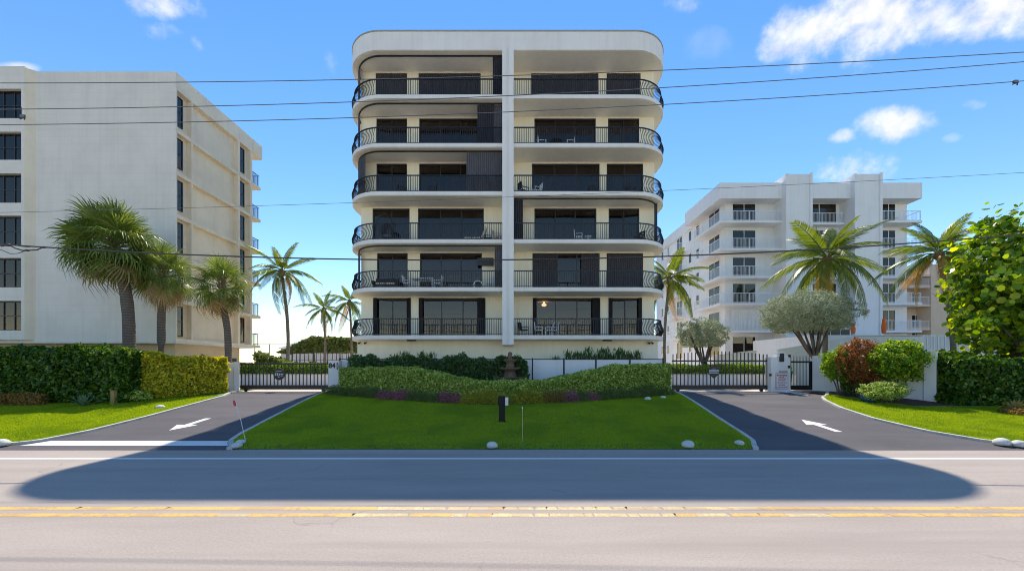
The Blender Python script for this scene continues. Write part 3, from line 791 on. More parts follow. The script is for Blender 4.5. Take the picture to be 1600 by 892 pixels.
eg.build('basket', wk, t); MB().lathe([(.05, .36), (.3, .42), (.36, .52), (.3, .6)], 14, (.2, .1, 0)).build('cushion', M['blind'], t, True)

# ------------------------------------------------------------------ left building
lb = thing('apartment_building', 'beige grey block with blank front wall and windowed side behind the fan palms', 'building')
LX, LY, LT = -23.3, 27.5, 23.0
LZ = [4.4, 7.14, 10.1, 13.06, 16.02, 18.98]
MB().box(-52, LX - .35, LY + .12, 35.6, 4.42, 22.9).build('core', M['sidest'], lb)
MB().box(-33.75, LX, LY, LY + .12, 4.4, LT).build('front_wall', M['greyst'], lb)
for z in LZ[1:]: MB().box(-33.3, LX - .02, LY - .006, LY + .002, z - .02, z + .02).build('floor_joint', M['greyst'], lb)
bay = MB()
wx0, wx1, bx1 = PX(-36, 27.2), PX(33, 27.2), PX(38, 27.2)
wins = [(470, 516), (403, 449), (337, 383), (271, 317), (206, 250), (139, 185)]
bay.box(wx1, bx1, 27.2, LY + .1, 4.4, LT + .15); bay.box(-52, wx0, 27.2, LY + .1, 4.4, LT + .15)
prev = 4.4
for a, b in wins:
    z0, z1 = PZ(b, 27.2), PZ(a, 27.2); bay.box(wx0, wx1, 27.2, LY + .1, prev, z0); prev = z1
bay.box(wx0, wx1, 27.2, LY + .1, prev, LT + .15)
bay.build('window_bay', M['greyst'], lb)
bx_fillet = MB().prism([(bx1, 27.2), (bx1 + .42, LY), (bx1, LY)], 4.4, LT + .05).build('bay_return', M['sidest'], lb)
def sash_window(parent, x0, x1, y, z0, z1, nx, axis='x', d=.1, frame=None, curtain_=True):
    frame = frame or M['bronze']; w = .07
    def bx(a0, a1, q0, q1, b0, b1): return MB().box(a0, a1, q0, q1, b0, b1) if axis == 'x' else MB().box(q0, q1, a0, a1, b0, b1)
    mb = MB()
    def add(a0, a1, q0, q1, b0, b1):
        mb.box(a0, a1, q0, q1, b0, b1) if axis == 'x' else mb.box(q0, q1, a0, a1, b0, b1)
    add(x0, x1, y, y + d, z0, z0 + w); add(x0, x1, y, y + d, z1 - w, z1)
    add(x0, x0 + w, y, y + d, z0 + w, z1 - w); add(x1 - w, x1, y, y + d, z0 + w, z1 - w)
    zm = (z0 + z1) / 2
    for k in range(1, nx): xm = x0 + (x1 - x0) * k / nx; add(xm - w / 2, xm + w / 2, y + .004, y + d - .004, z0 + w, z1 - w)
    add(x0 + w, x1 - w, y + .008, y + d - .008, zm - .03, zm + .03)
    o = mb.build('window', frame, parent)
    for k in range(nx):
        a, b = x0 + (x1 - x0) * k / nx, x0 + (x1 - x0) * (k + 1) / nx
        for (q0, q1) in ((z0 + .03, zm), (zm, z1 - .03)): bx(a + .02, b - .02, y + d * .45, y + d * .55, q0, q1).build('pane', M['glass'], o)
    return o
for i, (a, b) in enumerate(wins):
    z0, z1 = PZ(b, 27.2), PZ(a, 27.2)
    o = sash_window(lb, wx0, wx1, LY - .06, z0, z1, 4)
    MB().box(wx0, wx1, LY + .101, LY + .115, z0, z1).build('room_shade', M['room'], o)
    if i != 0: curtain(wx0 + .05, wx1 - .05, LY + .07, z0 + (.0 if i % 2 else .9), z1, M['blind'], o)
# side face: frame of piers and bands standing proud of the panels
XS0, XS1 = LX - .35, LX
for (a, b) in ((28.85, 29.0), (33.75, 34.0), (35.35, 35.6)): MB().box(XS0, XS1, a, b, 4.4, 21.8).build('pier', M['sidest'], lb)
for z in LZ: MB().box(XS0, XS1 - .004, LY + .121, 35.599, z - .13, z + .13).build('floor_band', M['sidest'], lb)
MB().box(XS0, XS1, LY + .121, 35.6, 21.8, LT).build('parapet', M['sidest'], lb)
for i, z in enumerate(LZ):
    zt = (LZ[i + 1] if i < 5 else 21.93) - .13
    for (a, b) in ((27.66, 28.42), (34.2, 34.95)):
        o = sash_window(lb, a, b, XS0 + .01, z + .55 if i else z + .3, zt - .18, 1, 'y', .08)
        MB().box(XS0 + .002, XS0 + .008, a, b, (z + .55 if i else z + .3), zt - .18).build('room_shade', M['bronze'], o)
    sl = MB().box(-26.5, XS1 + .02, 35.602, 36.75, z - .13, z + .1).build('rear_balcony', M['sidest'], lb)
    if i > 0 or True:
        r = MB(); zz = z + .1
        r.tube([(-26, 36.65, zz + 1.05), (LX - .08, 36.65, zz + 1.05), (LX - .08, 35.65, zz + 1.05)], .03, 4)
        for k in range(9): r.tube([(LX - .08, 35.65 + k * .125, zz), (LX - .08, 35.65 + k * .125, zz + 1.05)], .014, 4)
        for k in range(20): r.tube([(LX - .08 - k * .13, 36.65, zz), (LX - .08 - k * .13, 36.65, zz + 1.05)], .014, 4)
        r.build('railing', M['rail'], sl)
MB().box(-26.5, XS1 + .02, 35.602, 37.0, 21.8, LT - .01).build('roof_overhang', M['sidest'], lb)
MB().box(-52, LX - 1.0, LY + 1.1, 35.4, .9, 4.4).build('ground_storey', M['tanst'], lb)
MB().box(-52, LX + .03, LY - .03, 35.63, 4.2, 4.398).build('ledge', M['greyst'], lb)
MB().box(LX - 1.0, LX - .985, 31.0, 35.0, .95, 3.3).build('garage_opening_shade', M['bronze'], lb)  # flat dark panel on the wall; the opening's inner shade is its colour

# ------------------------------------------------------------------ right white building
wb = thing('apartment_building', 'white block with two projecting towers and thin white railings, right of centre', 'building')
YF, YW = 42.0, 43.4
WZ = [6.4, 9.3, 12.15, 15.1, 18.0]; WT = 22.0
xL = PX(1125, YF); xWl = 23.3; xWr = PX(1417, YW); xR = PX(1441, YF)
MB().box(xWl, xWr, YW, 64, 1.0, 20.9).build('body', M['coolwhite'], wb)
MB().box(xL, xR, YF, 50.5, 20.35, WT).build('roof_parapet', M['coolwhite'], wb)
MB().box(xWl - .3, xWr, 50.51, 64.2, 20.4, 21.7).build('roof_parapet', M['coolwhite'], wb)
T1 = (PX(1228, 41.5), PX(1268, 41.5)); T2 = (PX(1335, 41.5), PX(1377, 41.5))
for a, b in (T1, T2):
    tw = MB().box(a, b, 41.5, 46, 1.0, PZ(272, 41.5)).build('tower', M['coolwhite'], wb)
    MB().box(b - .22, b + .02, 41.36, 41.6, 1.0, PZ(270.5, 41.5)).build('edge_fin', M['coolwhite'], tw)
    MB().box(a - .03, a + .2, 41.42, 41.6, 1.0, PZ(271.5, 41.5)).build('edge_fin', M['coolwhite'], tw)
def wrail(pts, z, parent, h=1.05):
    mb = MB(); mb.tube([(x, y, z + h) for x, y in pts], .03, 4); mb.tube([(x, y, z + .1) for x, y in pts], .02, 4)
    for (x0, y0), (x1, y1) in zip(pts[:-1], pts[1:]):
        Ln = math.hypot(x1 - x0, y1 - y0); n = max(2, int(Ln / .14))
        for k in range(n + 1):
            t = k / n; x, y = x0 + (x1 - x0) * t, y0 + (y1 - y0) * t
            mb.tube([(x, y, z), (x, y, z + h)], .028 if k % 14 == 0 else .011, 4, False)
    return mb.build('railing', M['whiterail'], parent)
def wdoor(parent, x0, x1, y, z0, z1, n=2, axis='x'):
    w = .06
    def B(mb, a0, a1, q0, q1, b0, b1): mb.box(a0, a1, q0, q1, b0, b1) if axis == 'x' else mb.box(q0, q1, a0, a1, b0, b1)
    mb = MB(); B(mb, x0, x1, y - .05, y + .04, z1 - w, z1); B(mb, x0, x1, y - .05, y + .04, z0, z0 + w)
    for k in range(n + 1):
        xm = x0 + (x1 - x0) * k / n; B(mb, xm - w / 2, xm + w / 2, y - .05, y + .04, z0 + w, z1 - w)
    o = mb.build('window', M['whiterail'], parent)
    for k in range(n):
        a, b = x0 + (x1 - x0) * k / n + w / 2, x0 + (x1 - x0) * (k + 1) / n - w / 2
        q = MB(); B(q, a, b, y - .012, y - .004, z0 + w, z1 - w); q.build('pane', M['glass'], o)
        q = MB(); B(q, a, b, y + .0, y + .03, z0 + w, z1 - w); q.build('blind', M['bronze'], o)
    return o
xt1 = PX(1209, YW); ra, rb = T1[1] + .1, T2[0] - .1
for i, z in enumerate(WZ + [3.5]):
    top = z + 2.35
    if z > 3.6:
        s = MB().box(xL, xt1 + .6, YF, YW + .001, z - .22, z).build('balcony_slab', M['coolwhite'], wb)
        MB().box(xL, xWl + .001, YW + .002, 48.2, z - .221, z).build('balcony_return', M['coolwhite'], s)
        wrail([(xt1 + .5, YF + .08), (xL + .08, YF + .08), (xL + .08, 48.1), (xWl, 48.1)], z, s)
        s = MB().box(ra, rb, 42.6, YW + .001, z - .22, z).build('balcony_slab', M['coolwhite'], wb); wrail([(ra, 42.68), (rb, 42.68)], z, s)
        s = MB().box(T2[1] + .03, xR, YF, YW + .001, z - .22, z).build('balcony_slab', M['coolwhite'], wb)
        MB().box(xWr - .001, xR, YW + .002, 47, z - .221, z).build('balcony_return', M['coolwhite'], s)
        wrail([(T2[1] + .05, YF + .08), (xR - .08, YF + .08), (xR - .08, 46.9), (xWr, 46.9)], z, s)
        s = MB().box(xWl - 1.3, xWl + .001, 53, 57.5, z - .22, z).build('balcony_slab', M['coolwhite'], wb)
        wrail([(xWl, 53.08), (xWl - 1.22, 53.08), (xWl - 1.22, 57.42), (xWl, 57.42)], z, s)
    if z == WZ[0]:
        o = corrug(PX(1141, YW), PX(1186, YW), YW - .08, z + .02, z + 2.4, .2, .05).build('accordion_shutter', M['coolwhite'], wb)
    else: wdoor(wb, PX(1144, YW), PX(1180, YW), YW - .03, z + .03, top)
    wdoor(wb, PX(1377, YW), PX(1398, YW), YW - .03, z + .03, top)
    wdoor(wb, ra + .25, rb - .3, YW - .03, z + .03, top, 2)
    wdoor(wb, 44.4, 46.8, xWl - .03, z + .1, top, 2, 'y')
    for yq in (49.3, 51.4, 58.6, 60.9): wdoor(wb, yq, yq + .75, xWl - .03, z + .9, z + 2.2, 1, 'y')
    wdoor(wb, 54.2, 55.9, xWl - .03, z + .1, top, 2, 'y')

# far peach building
pb = thing('apartment_building', 'peach block with stacked balconies, farthest right between palm and white block', 'building')
YP = 60.0
MB().box(PX(1455, YP), 84, YP, 80, 1, PZ(413, YP)).build('wall', M['peach'], pb)
MB().box(PX(1410, YP), PX(1455, YP), YP + 2.2, 80, 1, PZ(416, YP)).build('recessed_wall', M['peach'], pb)
for k, py in enumerate((428, 446, 475, 512, 540)):
    z = PZ(py, YP)
    s = MB().box(PX(1410, YP), PX(1455, YP) - .01, YP + .1, YP + 2.2, z - .35, z).build('balcony_slab', M['peach'], pb)
    wrail([(PX(1411, YP), YP + .2), (PX(1454, YP), YP + .2)], z, s, 1.1)
    if k > 1:
        for px in (1424, 1440): wdoor(pb, PX(px, YP + 2.2), PX(px + 11, YP + 2.2), YP + 2.17, z + .1, z + 2.2, 2)

# ------------------------------------------------------------------ gates, walls, pillars
def gate(label, x0, x1, Y, zb, ztop, n, ext=None, shield=False):
    t = thing('sliding_gate', label, 'gate', ((x0 + x1) / 2, Y, zb), 0)
    w = (x1 - x0) / 2; h = ztop - zb
    mt = M['gate']
    MB().box(-w, w, -.05, .05, .14, .40).build('bottom_rail', mt, t, False, .01)
    MB().box(-w, w, -.04, .04, h - .12, h - .02).build('top_rail', mt, t, False, .01)
    me = {}
    for k in range(n):
        x = -w + .06 + (2 * w - .12) * k / (n - 1)
        e = 0 if ext is None else round(ext(k / (n - 1)), 2)
        if e not in me: me[e] = MB().box(-.022, .022, -.022, .022, .40, h - .12).v and MB().box(-.022, .022, -.0225, .0225, .38, h + e).mesh(mt)
        o = link('picket', me[e], t, (x, 0, 0))
    for sx in (-.88, .86):
        MB().tube([(sx * w, -.04, .10), (sx * w, .04, .10)], .10, 14).build('wheel', M['black'], t)
    # round or shield-shaped sign
    px_ = -.06 if not shield else -.07
    c = (2 * w) * px_
    if shield: pts = [(-.34, .30), (0, .44), (.34, .30), (.34, -.08), (0, -.36), (-.34, -.08)]
    else: pts = [(.35 * math.cos(a), .35 * math.sin(a)) for a in np.linspace(0, 2 * np.pi, 25)[:-1]]
    zc_ = h * .60
    bp = [(c + x * 1.22, zc_ + z * 1.2 - .04) for x, z in pts]
    sg = MB().yprism([(c + x, zc_ + z) for x, z in pts], -.075, -.055).build('sign', M['black'], t)
    if shield:
        MB().box(c - .28, c + .30, -.081, -.077, zc_ + .08, zc_ + .16).build('emblem_bar', M['signblue'], sg)
        MB().box(c - .30, c + .28, -.081, -.077, zc_ - .04, zc_ + .02).build('emblem_bar', M['signblue'], sg)
        MB().box(c - .12, c + .12, -.081, -.077, zc_ + .22, zc_ + .25).build('emblem_bar', M['signgrey'], sg)
    else:
        for q, (a, b, z0, z1) in enumerate([(-.24, -.17, -.08, .08), (-.13, -.06, -.09, .09), (-.02, .05, -.08, .06), (.09, .26, -.02, .05), (.09, .24, -.1, -.06), (-.06, .02, -.18, -.12)]):
            MB().box(c + a, c + b, -.081, -.077, zc_ + z0, zc_ + z1).build('emblem_bar', M['signblue'], sg)
        MB().box(c - .2, c + .16, -.081, -.077, zc_ + .17, zc_ + .21).build('emblem_bar', M['signgrey'], sg)
    return t
GZ = g(24) + .012
gate('dark metal sliding gate with round black sign at the left driveway', PX(376, 24), PX(515, 24), 24.0, GZ, PZ(566.5, 24), 25)
gate('dark metal sliding gate with shield sign and tall pickets at the right driveway', PX(1050, 24), PX(1200, 24), 24.0, GZ, PZ(562, 24), 26,
     lambda t: .34 + .18 * math.sin(math.pi * min(1, t * 1.05)), True)
for k, (a, b, lab) in enumerate(((-16.5, -11.0, 'left'), (9.7, 15.5, 'right'))):
    o = MB().box(a - .5, b + .1, 23.75, 24.28, GZ - .1, GZ + .006).build('gate_track', M['concrete']); tag(o, kind='structure')

def seg_wall(name, label, p0, p1, th, z0, z1, mat, capm=None, cat='wall'):
    d = Vector((p1[0] - p0[0], p1[1] - p0[1], 0)); Ln = d.length; ang = math.atan2(d.y, d.x)
    t = thing(name, label, cat, (p0[0], p0[1], 0), ang)
    MB().box(0, Ln, -th / 2, th / 2, z0, z1).build('panel', mat, t, False, .015)
    return t
# left wing wall and post, right wing wall with thick end
t = seg_wall('garden_wall', 'white wing wall behind the yellow-green hedge at the left gate', (-16.62, 24.0), (-21.5, 20.9), .25, .5, PZ(567, 24), M['wallpaint'])
MB().box(-.1, .16, -.19, .19, .6, PZ(565.5, 24)).build('end_post', M['wallpaint'], t, False, .01)
t = seg_wall('garden_wall', 'white wing wall behind the croton shrubs right of the pedestrian gate', (18.22, 24.0), (21.15, 19.85), .25, .4, 3.22, M['wallpaint'])
MB().box(4.72, 5.16, -.2, .2, .4, 3.34).build('end_post', M['wallpaint'], t, False, .01)
MB().box(.0, .05, -.135, .135, .4, 3.225).build('joint_strip', M['wallpaint'], t)
# pillar 84
t = thing('gate_pillar', 'white pillar with black number 84 at the left gate', 'pillar', (PX(522.5, 23.8), 23.9, 0))
MB().box(-.3, .32, -.25, .25, .7, PZ(563, 23.8)).build('shaft', M['wallpaint'], t, False, .012)
cu = bpy.data.curves.new('number', 'FONT'); cu.body = '84'; cu.size = .40; cu.extrude = .012; cu.offset = .016; cu.align_x = 'CENTER'
cu.materials.append(M['black'])
nb = bpy.data.objects.new('house_number', cu); COL.objects.link(nb); nb.parent = t; nb.location = (-.07, -.266, PZ(574.5, 23.65)); nb.rotation_euler = (R(90), 0, 0)
MB().box(.22, .27, -.30, -.251, PZ(577, 23.65), PZ(566, 23.65)).build('lantern_bracket', M['black'], t)
MB().box(.275, .36, -.34, -.252, PZ(574.5, 23.65), PZ(569, 23.65)).build('lantern', M['signgrey'], t)
# keypad pillar
YK = 23.8
t = thing('gate_pillar', 'white intercom pillar with red lettered notice at the right gate', 'pillar', (PX(1218, YK), YK + .1, 0))
MB().box(-.62, .56, -.25, .3, .7, PZ(557.5, YK)).build('shaft', M['wallpaint'], t, False, .012)
ph = MB().box(-.25, .19, -.3, .1, PZ(557.4, YK), PZ(550, YK)).build('intercom_housing', M['white_pl'], t, False, .01)
MB().box(-.12, .12, -.345, -.255, PZ(565, YK), PZ(552, YK)).build('intercom', M['black'], t, False, .01)
MB().box(-.15, .20, -.275, -.252, PZ(577, YK), PZ(567, YK)).build('notice_plate', M['signwhite'], t)
MB().box(-.14, .36, -.275, -.252, PZ(582, YK), PZ(579, YK)).build('notice_plate', M['signgrey'], t)
sg = MB().box(-.32, .38, -.28, -.252, PZ(607, YK), PZ(583, YK)).build('notice_board', M['signwhite'], t)
za, zb_ = PZ(607, YK), PZ(583, YK)
for (u0, u1, v, hh) in ((-.27, .33, .87, .045), (-.15, .2, .76, .02), (-.22, .28, .66, .028), (-.2, .22, .54, .026), (-.24, .3, .40, .026), (-.2, .22, .26, .026), (-.27, .33, .1, .02)):
    x = u0
    while x < u1 - .03:
        w_ = random.uniform(.05, .13); zz = za + (zb_ - za) * v
        MB().box(x, min(u1, x + w_), -.286, -.281, zz - hh, zz + hh).build('lettering', M['signred'], sg); x += w_ + .022
fr = MB()
for (a, b, c, d_) in ((-.33, .39, za - .012, za + .01), (-.33, .39, zb_ - .01, zb_ + .012)): fr.box(a, b, -.287, -.25, c, d_)
fr.box(-.335, -.315, -.287, -.25, za, zb_); fr.box(.375, .395, -.287, -.25, za, zb_); fr.build('notice_frame', M['signred'], sg)
for (x, py) in ((-.66, 585.5), (.44, 573), (.47, 556)): MB().box(x - .05, x + .05, -.31, -.24, PZ(py + 2, YK), PZ(py - 2, YK)).build('lock_box', M['black'], t)
# pedestrian gate
xg0, xg1 = PX(1232.5, 24), PX(1269, 24)
t = thing('pedestrian_gate', 'black metal pedestrian gate with spear pickets right of the intercom pillar', 'gate', ((xg0 + xg1) / 2, 24, GZ))
w = (xg1 - xg0) / 2; h = PZ(564, 24) - GZ
fr = MB(); fr.box(-w, -w + .1, -.04, .04, .12, h); fr.box(w - .17, w, -.04, .04, .12, h); fr.box(-w + .1, w - .17, -.04, .04, h - .1, h); fr.box(-w + .1, w - .17, -.04, .04, .12, .38)
fr.build('frame', M['black'], t)
for k in range(7):
    x = -w + .12 + (2 * w - .3) * k / 6
    MB().tube([(x, 0, .36), (x, 0, h + .22), (x, 0, h + .36)], [.02, .02, .004], 4).build('picket', M['black'], t)
o = MB().box(xg0 - .05, xg1 + .05, 23.8, 24.3, GZ - .1, GZ + .08).build('threshold', M['concrete']); tag(o, kind='structure')
# green bin behind it
t = thing('waste_bin', 'green plastic wheeled bin behind the pedestrian gate', 'bin', (17.3, 25.4, 1.062))
MB().add([(-.3, -.35, .06), (.3, -.35, .06), (.3, .35, .06), (-.3, .35, .06), (-.36, -.42, 1.15), (.36, -.42, 1.15), (.36, .42, 1.15), (-.36, .42, 1.15)],
         [(0, 3, 2, 1), (4, 5, 6, 7), (0, 1, 5, 4), (1, 2, 6, 5), (2, 3, 7, 6), (3, 0, 4, 7)]).build('body', M['binpl'], t)
MB().box(-.38, .38, -.45, .45, 1.152, 1.24).build('lid', M['binpl'], t, False, .03)
for sx in (-1, 1): MB().tube([(sx * .26 - .03, .33, .1), (sx * .26 + .03, .33, .1)], .1, 12).build('wheel', M['black'], t)

# white panel fence with dark posts
t = thing('panel_fence', 'white panel fence with thin dark posts in front of the main building', 'fence', (0, 24.7, 0))
zf = PZ(560.5, 24.7)
xx = [PX(p, 24.7) for p in (531, 582, 632, 682, 733, 782, 832, 881, 931, 984, 1036)]
for a, b in zip(xx[:-1], xx[1:]): MB().box(a + .05, b - .05, -.02, .02, 1.1, zf - .06).build('panel', M['coolwhite'], t)
for x in xx: MB().box(x - .04, x + .04, -.05, .05, 1.0, zf + .05).build('post', M['bronze'], t)
for a, b in zip(xx[:-1], xx[1:]): MB().box(a + .04, b - .04, -.03, .03, zf - .05, zf).build('rail', M['bronze'] if a > 0 else M['bronze'], t)

# fountain
t = thing('fountain', 'three-tier brown stone fountain behind the dip in the hedge', 'fountain', (PX(797, 23.6), 23.6, 1.06))
zq = lambda py: PZ(py, 23.6) - 1.06
MB().lathe([(.5, 0), (.45, .2), (.4, zq(594) - .1), (.9, zq(594)), (1.02, zq(590)), (1.05, zq(588.5)), (.9, zq(588.5)), (.5, zq(590))], 28).build('lower_basin', M['fount'], t, True)
MB().lathe([(.42, zq(590)), (.36, zq(586)), (.3, zq(579)), (.55, zq(577.5)), (.66, zq(575)), (.66, zq(574)), (.5, zq(574.5)), (.2, zq(576))], 24).build('middle_basin', M['fount'], t, True)
MB().lathe([(.3, zq(576)), (.26, zq(572)), (.24, zq(566)), (.4, zq(563.5)), (.44, zq(561.5)), (.3, zq(561)), (.1, zq(562))], 22).build('upper_basin', M['fount'], t, True)
MB().lathe([(.1, zq(563)), (.13, zq(559)), (.09, zq(556)), (.14, zq(553)), (.10, zq(550.5)), (.02, zq(549.5))], 14).build('finial', M['fount'], t, True)

# low planter walls behind the gates
for (a, b, lab) in ((-22.5, -10.9, 'low pale planter wall behind the left gate'), (10.4, 21.5, 'low pale planter wall behind the right gate')):
    t = thing('planter_wall', lab, 'wall', ((a + b) / 2, 30.2, 1.05)); w = (b - a) / 2
    MB().box(-w, w, -.15, .15, 0, .9).build('panel', M['wallpaint'], t)
    MB().box(-w, w, -.2, .2, .902, .96).build('coping', M['concrete'], t)

# podium wall and things of the neighbour on the right
t = thing('podium_wall', 'white podium wall with rising top in front of the white block', 'wall', (0, 33, 0))
q0, q1, q2 = PX(1215, 33), PX(1345, 33), PX(1443, 33)
MB().yprism([(q0, 1.0), (q2, 1.0), (q2, PZ(525.5, 33)), (q1, PZ(525, 33)), (q0, PZ(546, 33))], 0, .3).build('panel', M['coolwhite'], t)
MB().box(q1, q2, -.03, .33, PZ(525, 33) + .01, PZ(523.5, 33)).build('coping', M['coolwhite'], t)
MB().box(q2 + .02, PX(1560, 33), .02, .3, 1.0, PZ(546, 33)).build('low_panel', M['coolwhite'], t)
t = thing('picket_rail', 'white picket railing on the podium beside the leaning palm trunk', 'railing', (0, 33.1, PZ(546, 33)))
hh = PZ(523, 33) - PZ(546, 33)
for k in range(20):
    x = q2 + .1 + k * .3; MB().box(x - .04, x + .04, -.03, .03, 0, hh).build('picket', M['whiterail'], t)
MB().box(q2 + .02, q2 + 6.1, -.02, .02, hh - .1, hh - .02).build('top_rail', M['whiterail'], t)
t = thing('ramp_wall', 'low white sloped wall behind the right gate', 'wall', (0, 34, 0))
MB().yprism([(PX(1115, 34), 1.0), (PX(1182, 34), 1.0), (PX(1182, 34), PZ(548, 34)), (PX(1115, 34), PZ(556, 34))], 0, .25).build('panel', M['coolwhite'], t)
MB().yprism([(PX(1114, 34), PZ(556, 34) + .003), (PX(1182.5, 34), PZ(548, 34) + .003), (PX(1182.5, 34), PZ(547, 34)), (PX(1114, 34), PZ(555, 34))], -.03, .28).build('coping', M['concrete'], t)
t = thing('glass_doors', 'row of dark glazed doors on the ground floor of the white block', 'doors', (PX(1300, 40.6), 40.9, 1.06))
MB().box(-2.1, 2.1, -.1, .35, 2.0, PZ(512, 40.6) - 1.06).build('frame', M['coolwhite'], t)
for k in range(4): MB().box(-2.0 + k * 1.0 + .04, -1.0 + k * 1.0 - .04, -.13, -.11, 2.15, PZ(513, 40.6) - 1.16).build('pane', M['black'], t)
MB().box(-2.1, 2.1, -.1, .35, 0, 1.99).build('plinth', M['coolwhite'], t)
dz = PZ(527, 36)
MB_deck = MB().box(PX(1215, 33) + 3, PX(1443, 33) + 8, 33.32, 41.3, 1.0, dz); tag(MB_deck.build('podium_deck', M['coolwhite']), kind='structure')
for px, pt, lab in ((1333, 504, 'left of two closed orange parasols on the podium'), (1381, 496, 'right of two closed orange parasols on the podium')):
    Yo = 36.0; t = thing('closed_parasol', lab, 'parasol', (PX(px, Yo), Yo, dz)); hp = PZ(pt, Yo) - dz
    MB().tube([(0, 0, 0), (0, 0, hp)], .03, 6).build('pole', M['whiterail'], t)
    MB().lathe([(.05, .35), (.16, .4), (.19, hp * .55), (.12, hp * .82), (.14, hp * .86), (.07, hp * .97), (.01, hp)], 8).build('canopy', M['orange'], t, True)
    MB().lathe([(.3, 0), (.3, .06)], 14).build('base', M['concrete'], t)

# ocean side fence and house
t = thing('mesh_fence', 'tall thin post fence in the gap left of the main building', 'fence', (0, 46, 1.05))
ht = PZ(537.5, 46) - 1.05
for k, px in enumerate((398, 421, 457, 469, 490, 512, 530, 548)):
    x = PX(px, 46); MB().tube([(x, 0, 0), (x, 0, ht * (1.0 if k < 3 else .86))], .045, 6).build('post', M['bronze'], t)
MB().tube([(PX(396, 46), 0, ht), (PX(480, 46), 0, ht)], .03, 5).build('top_rail', M['bronze'], t)
MB().tube([(PX(396, 46), 0, ht * .55), (PX(560, 46), 0, ht * .55)], .02, 5).build('middle_rail', M['bronze'], t)
t = thing('beach_house', 'low white house with shallow pale roof beyond the fence', 'house', (PX(520, 70), 72, 1.05))
hw = 8.6
MB().box(-hw, hw, -3, 3, 0, PZ(545, 70) - 1.05).build('wall', M['wallpaint'], t)
zr = PZ(545, 70) - 1.05
MB().add([(-hw - .5, -3.5, zr), (hw + .5, -3.5, zr), (hw + .5, 3.5, zr), (-hw - .5, 3.5, zr), (-hw * .5, 0, zr + 2.2), (hw * .5, 0, zr + 2.2)],
         [(0, 1, 5, 4), (1, 2, 5), (2, 3, 4, 5), (3, 0, 4), (3, 2, 1, 0)]).build('roof', M['concrete'], t)
for k in range(5): MB().box(-7 + k * 3.2, -5.6 + k * 3.2, -3.03, -3.01, .8, 2.4).build('window', M['bronze'], t)

# ------------------------------------------------------------------ small things on the lawns
t = thing('utility_post', 'short black post with white meter box on the central lawn', 'post', (PX(784.5, 15.9), 15.9, g(15.9) + LIFT - .01))
MB().box(-.12, .11, -.11, .11, 0, .66).build('lower_shaft', M['blackplastic'], t, False, .01)
MB().box(-.16, .12, -.14, .14, .662, 1.03).build('head', M['blackplastic'], t, False, .015)
MB().box(.122, .25, -.16, -.02, .66, .98).build('meter_box', M['white_pl'], t, False, .01)
MB().box(-.14, .14, -.13, .13, .0, .05).build('foot', M['blackplastic'], t)
t = thing('marker_stake', 'thin pale yellow stake standing in the central lawn', 'stake', (PX(816, 13.0), 13.0, g(13) + LIFT - .02))
MB().tube([(0, 0, 0), (.01, 0, .6), (0, 0, 1.16)], [.012, .011, .009], 5).build('rod', M['ypale'], t); MB().box(-.014, .014, -.014, .014, 1.1, 1.18).build('tip', M['white_pl'], t)
t = thing('flag_stake', 'leaning wire stake with small red flag at the left lawn corner', 'flag', (PX(384, 13.1), 13.1, g(13.1) + LIFT - .02))
MB().tube([(0, 0, 0), (-.16, 0, .7), (-.34, 0, 1.36)], .010, 5).build('wire', M['whiterail'], t)
MB().add([(-.34, -.01, 1.36), (-.30, -.01, 1.2), (-.36, -.03, 1.18), (-.44, .02, 1.28), (-.42, -.01, 1.38), (-.34, .01, 1.37)], [(0, 1, 2, 3, 4)]).build('flag', M['red'], t)
def stone(px, py, wpx, lab):
    Yq = 12.4
    for _ in range(20): Yq = (H - g(Yq) - LIFT) * F / (py - HY)
    r = wpx * Yq / F / 2
    mb = MB(); prof = [(r * .92, -.03), (r, r * .18), (r * .92, r * .42), (r * .68, r * .66), (r * .34, r * .79), (.01, r * .82)]
    mb.lathe(prof, 14); mb.v = [(x * (1 + .07 * math.sin(7 * y + px)), y * (1 + .08 * math.cos(9 * x + px)), z * (1 + .1 * math.sin(5 * x + px))) for x, y, z in mb.v]
    o = mb.build('stone', M['stone'], None, True); o.location = (PX(px, Yq), Yq, g(Yq) + LIFT)
    return tag(o, lab, 'stone', 'pale rounded stones along the lawn edges')
stone(370, 697, 16, 'nearer pale stone of the pair at the left corner of the central lawn')
stone(376, 692, 15, 'farther pale stone of the pair at the left corner of the central lawn')
stone(769, 697, 17, 'pale rounded stone at the front middle of the central lawn')
stone(1075, 696, 19, 'pale rounded stone at the right front edge of the central lawn')
stone(1155, 693, 15, 'pale rounded stone near the right corner of the central lawn')
stone(1566, 693, 20, 'pale rounded stone on the right lawn, left of its neighbour at the frame edge')
stone(1593, 695.5, 20, 'pale rounded stone on the right lawn at the frame edge')
stone(3, 694, 20, 'pale rounded stone on the left lawn at the frame edge')
stone(1036, 616, 9, 'small white stone at the right end of the flower border')
stone(1012, 617, 10, 'white stone in the border below the right hedge end')
stone(250, 622, 13, 'pale stone under the yellow-green hedge')
t = thing('wooden_post', 'short yellowed wooden post between the two left hedges', 'post', (PX(178, 19.15), 19.15, g(19.15)))
MB().box(-.09, .09, -.09, .09, 0, .72).build('shaft', M['postwood'], t, False, .01)
MB().box(-.10, .10, -.10, .10, .722, .75).build('cap', M['postwood'], t)
t = thing('plant_pot', 'dark blue glazed pot under the croton shrubs', 'pot', (PX(1357, 19.7), 19.7, g(19.7) + LIFT))
MB().lathe([(.2, 0), (.31, .12), (.34, .28), (.26, .42), (.29, .46), (.23, .46), (.2, .36)], 20).build('body', M['bluepot'], t, True)
MB().lathe([(.3, .2), (.352, .22), (.352, .26), (.3, .28)], 20).build('band', M['bluepot'], t, True)

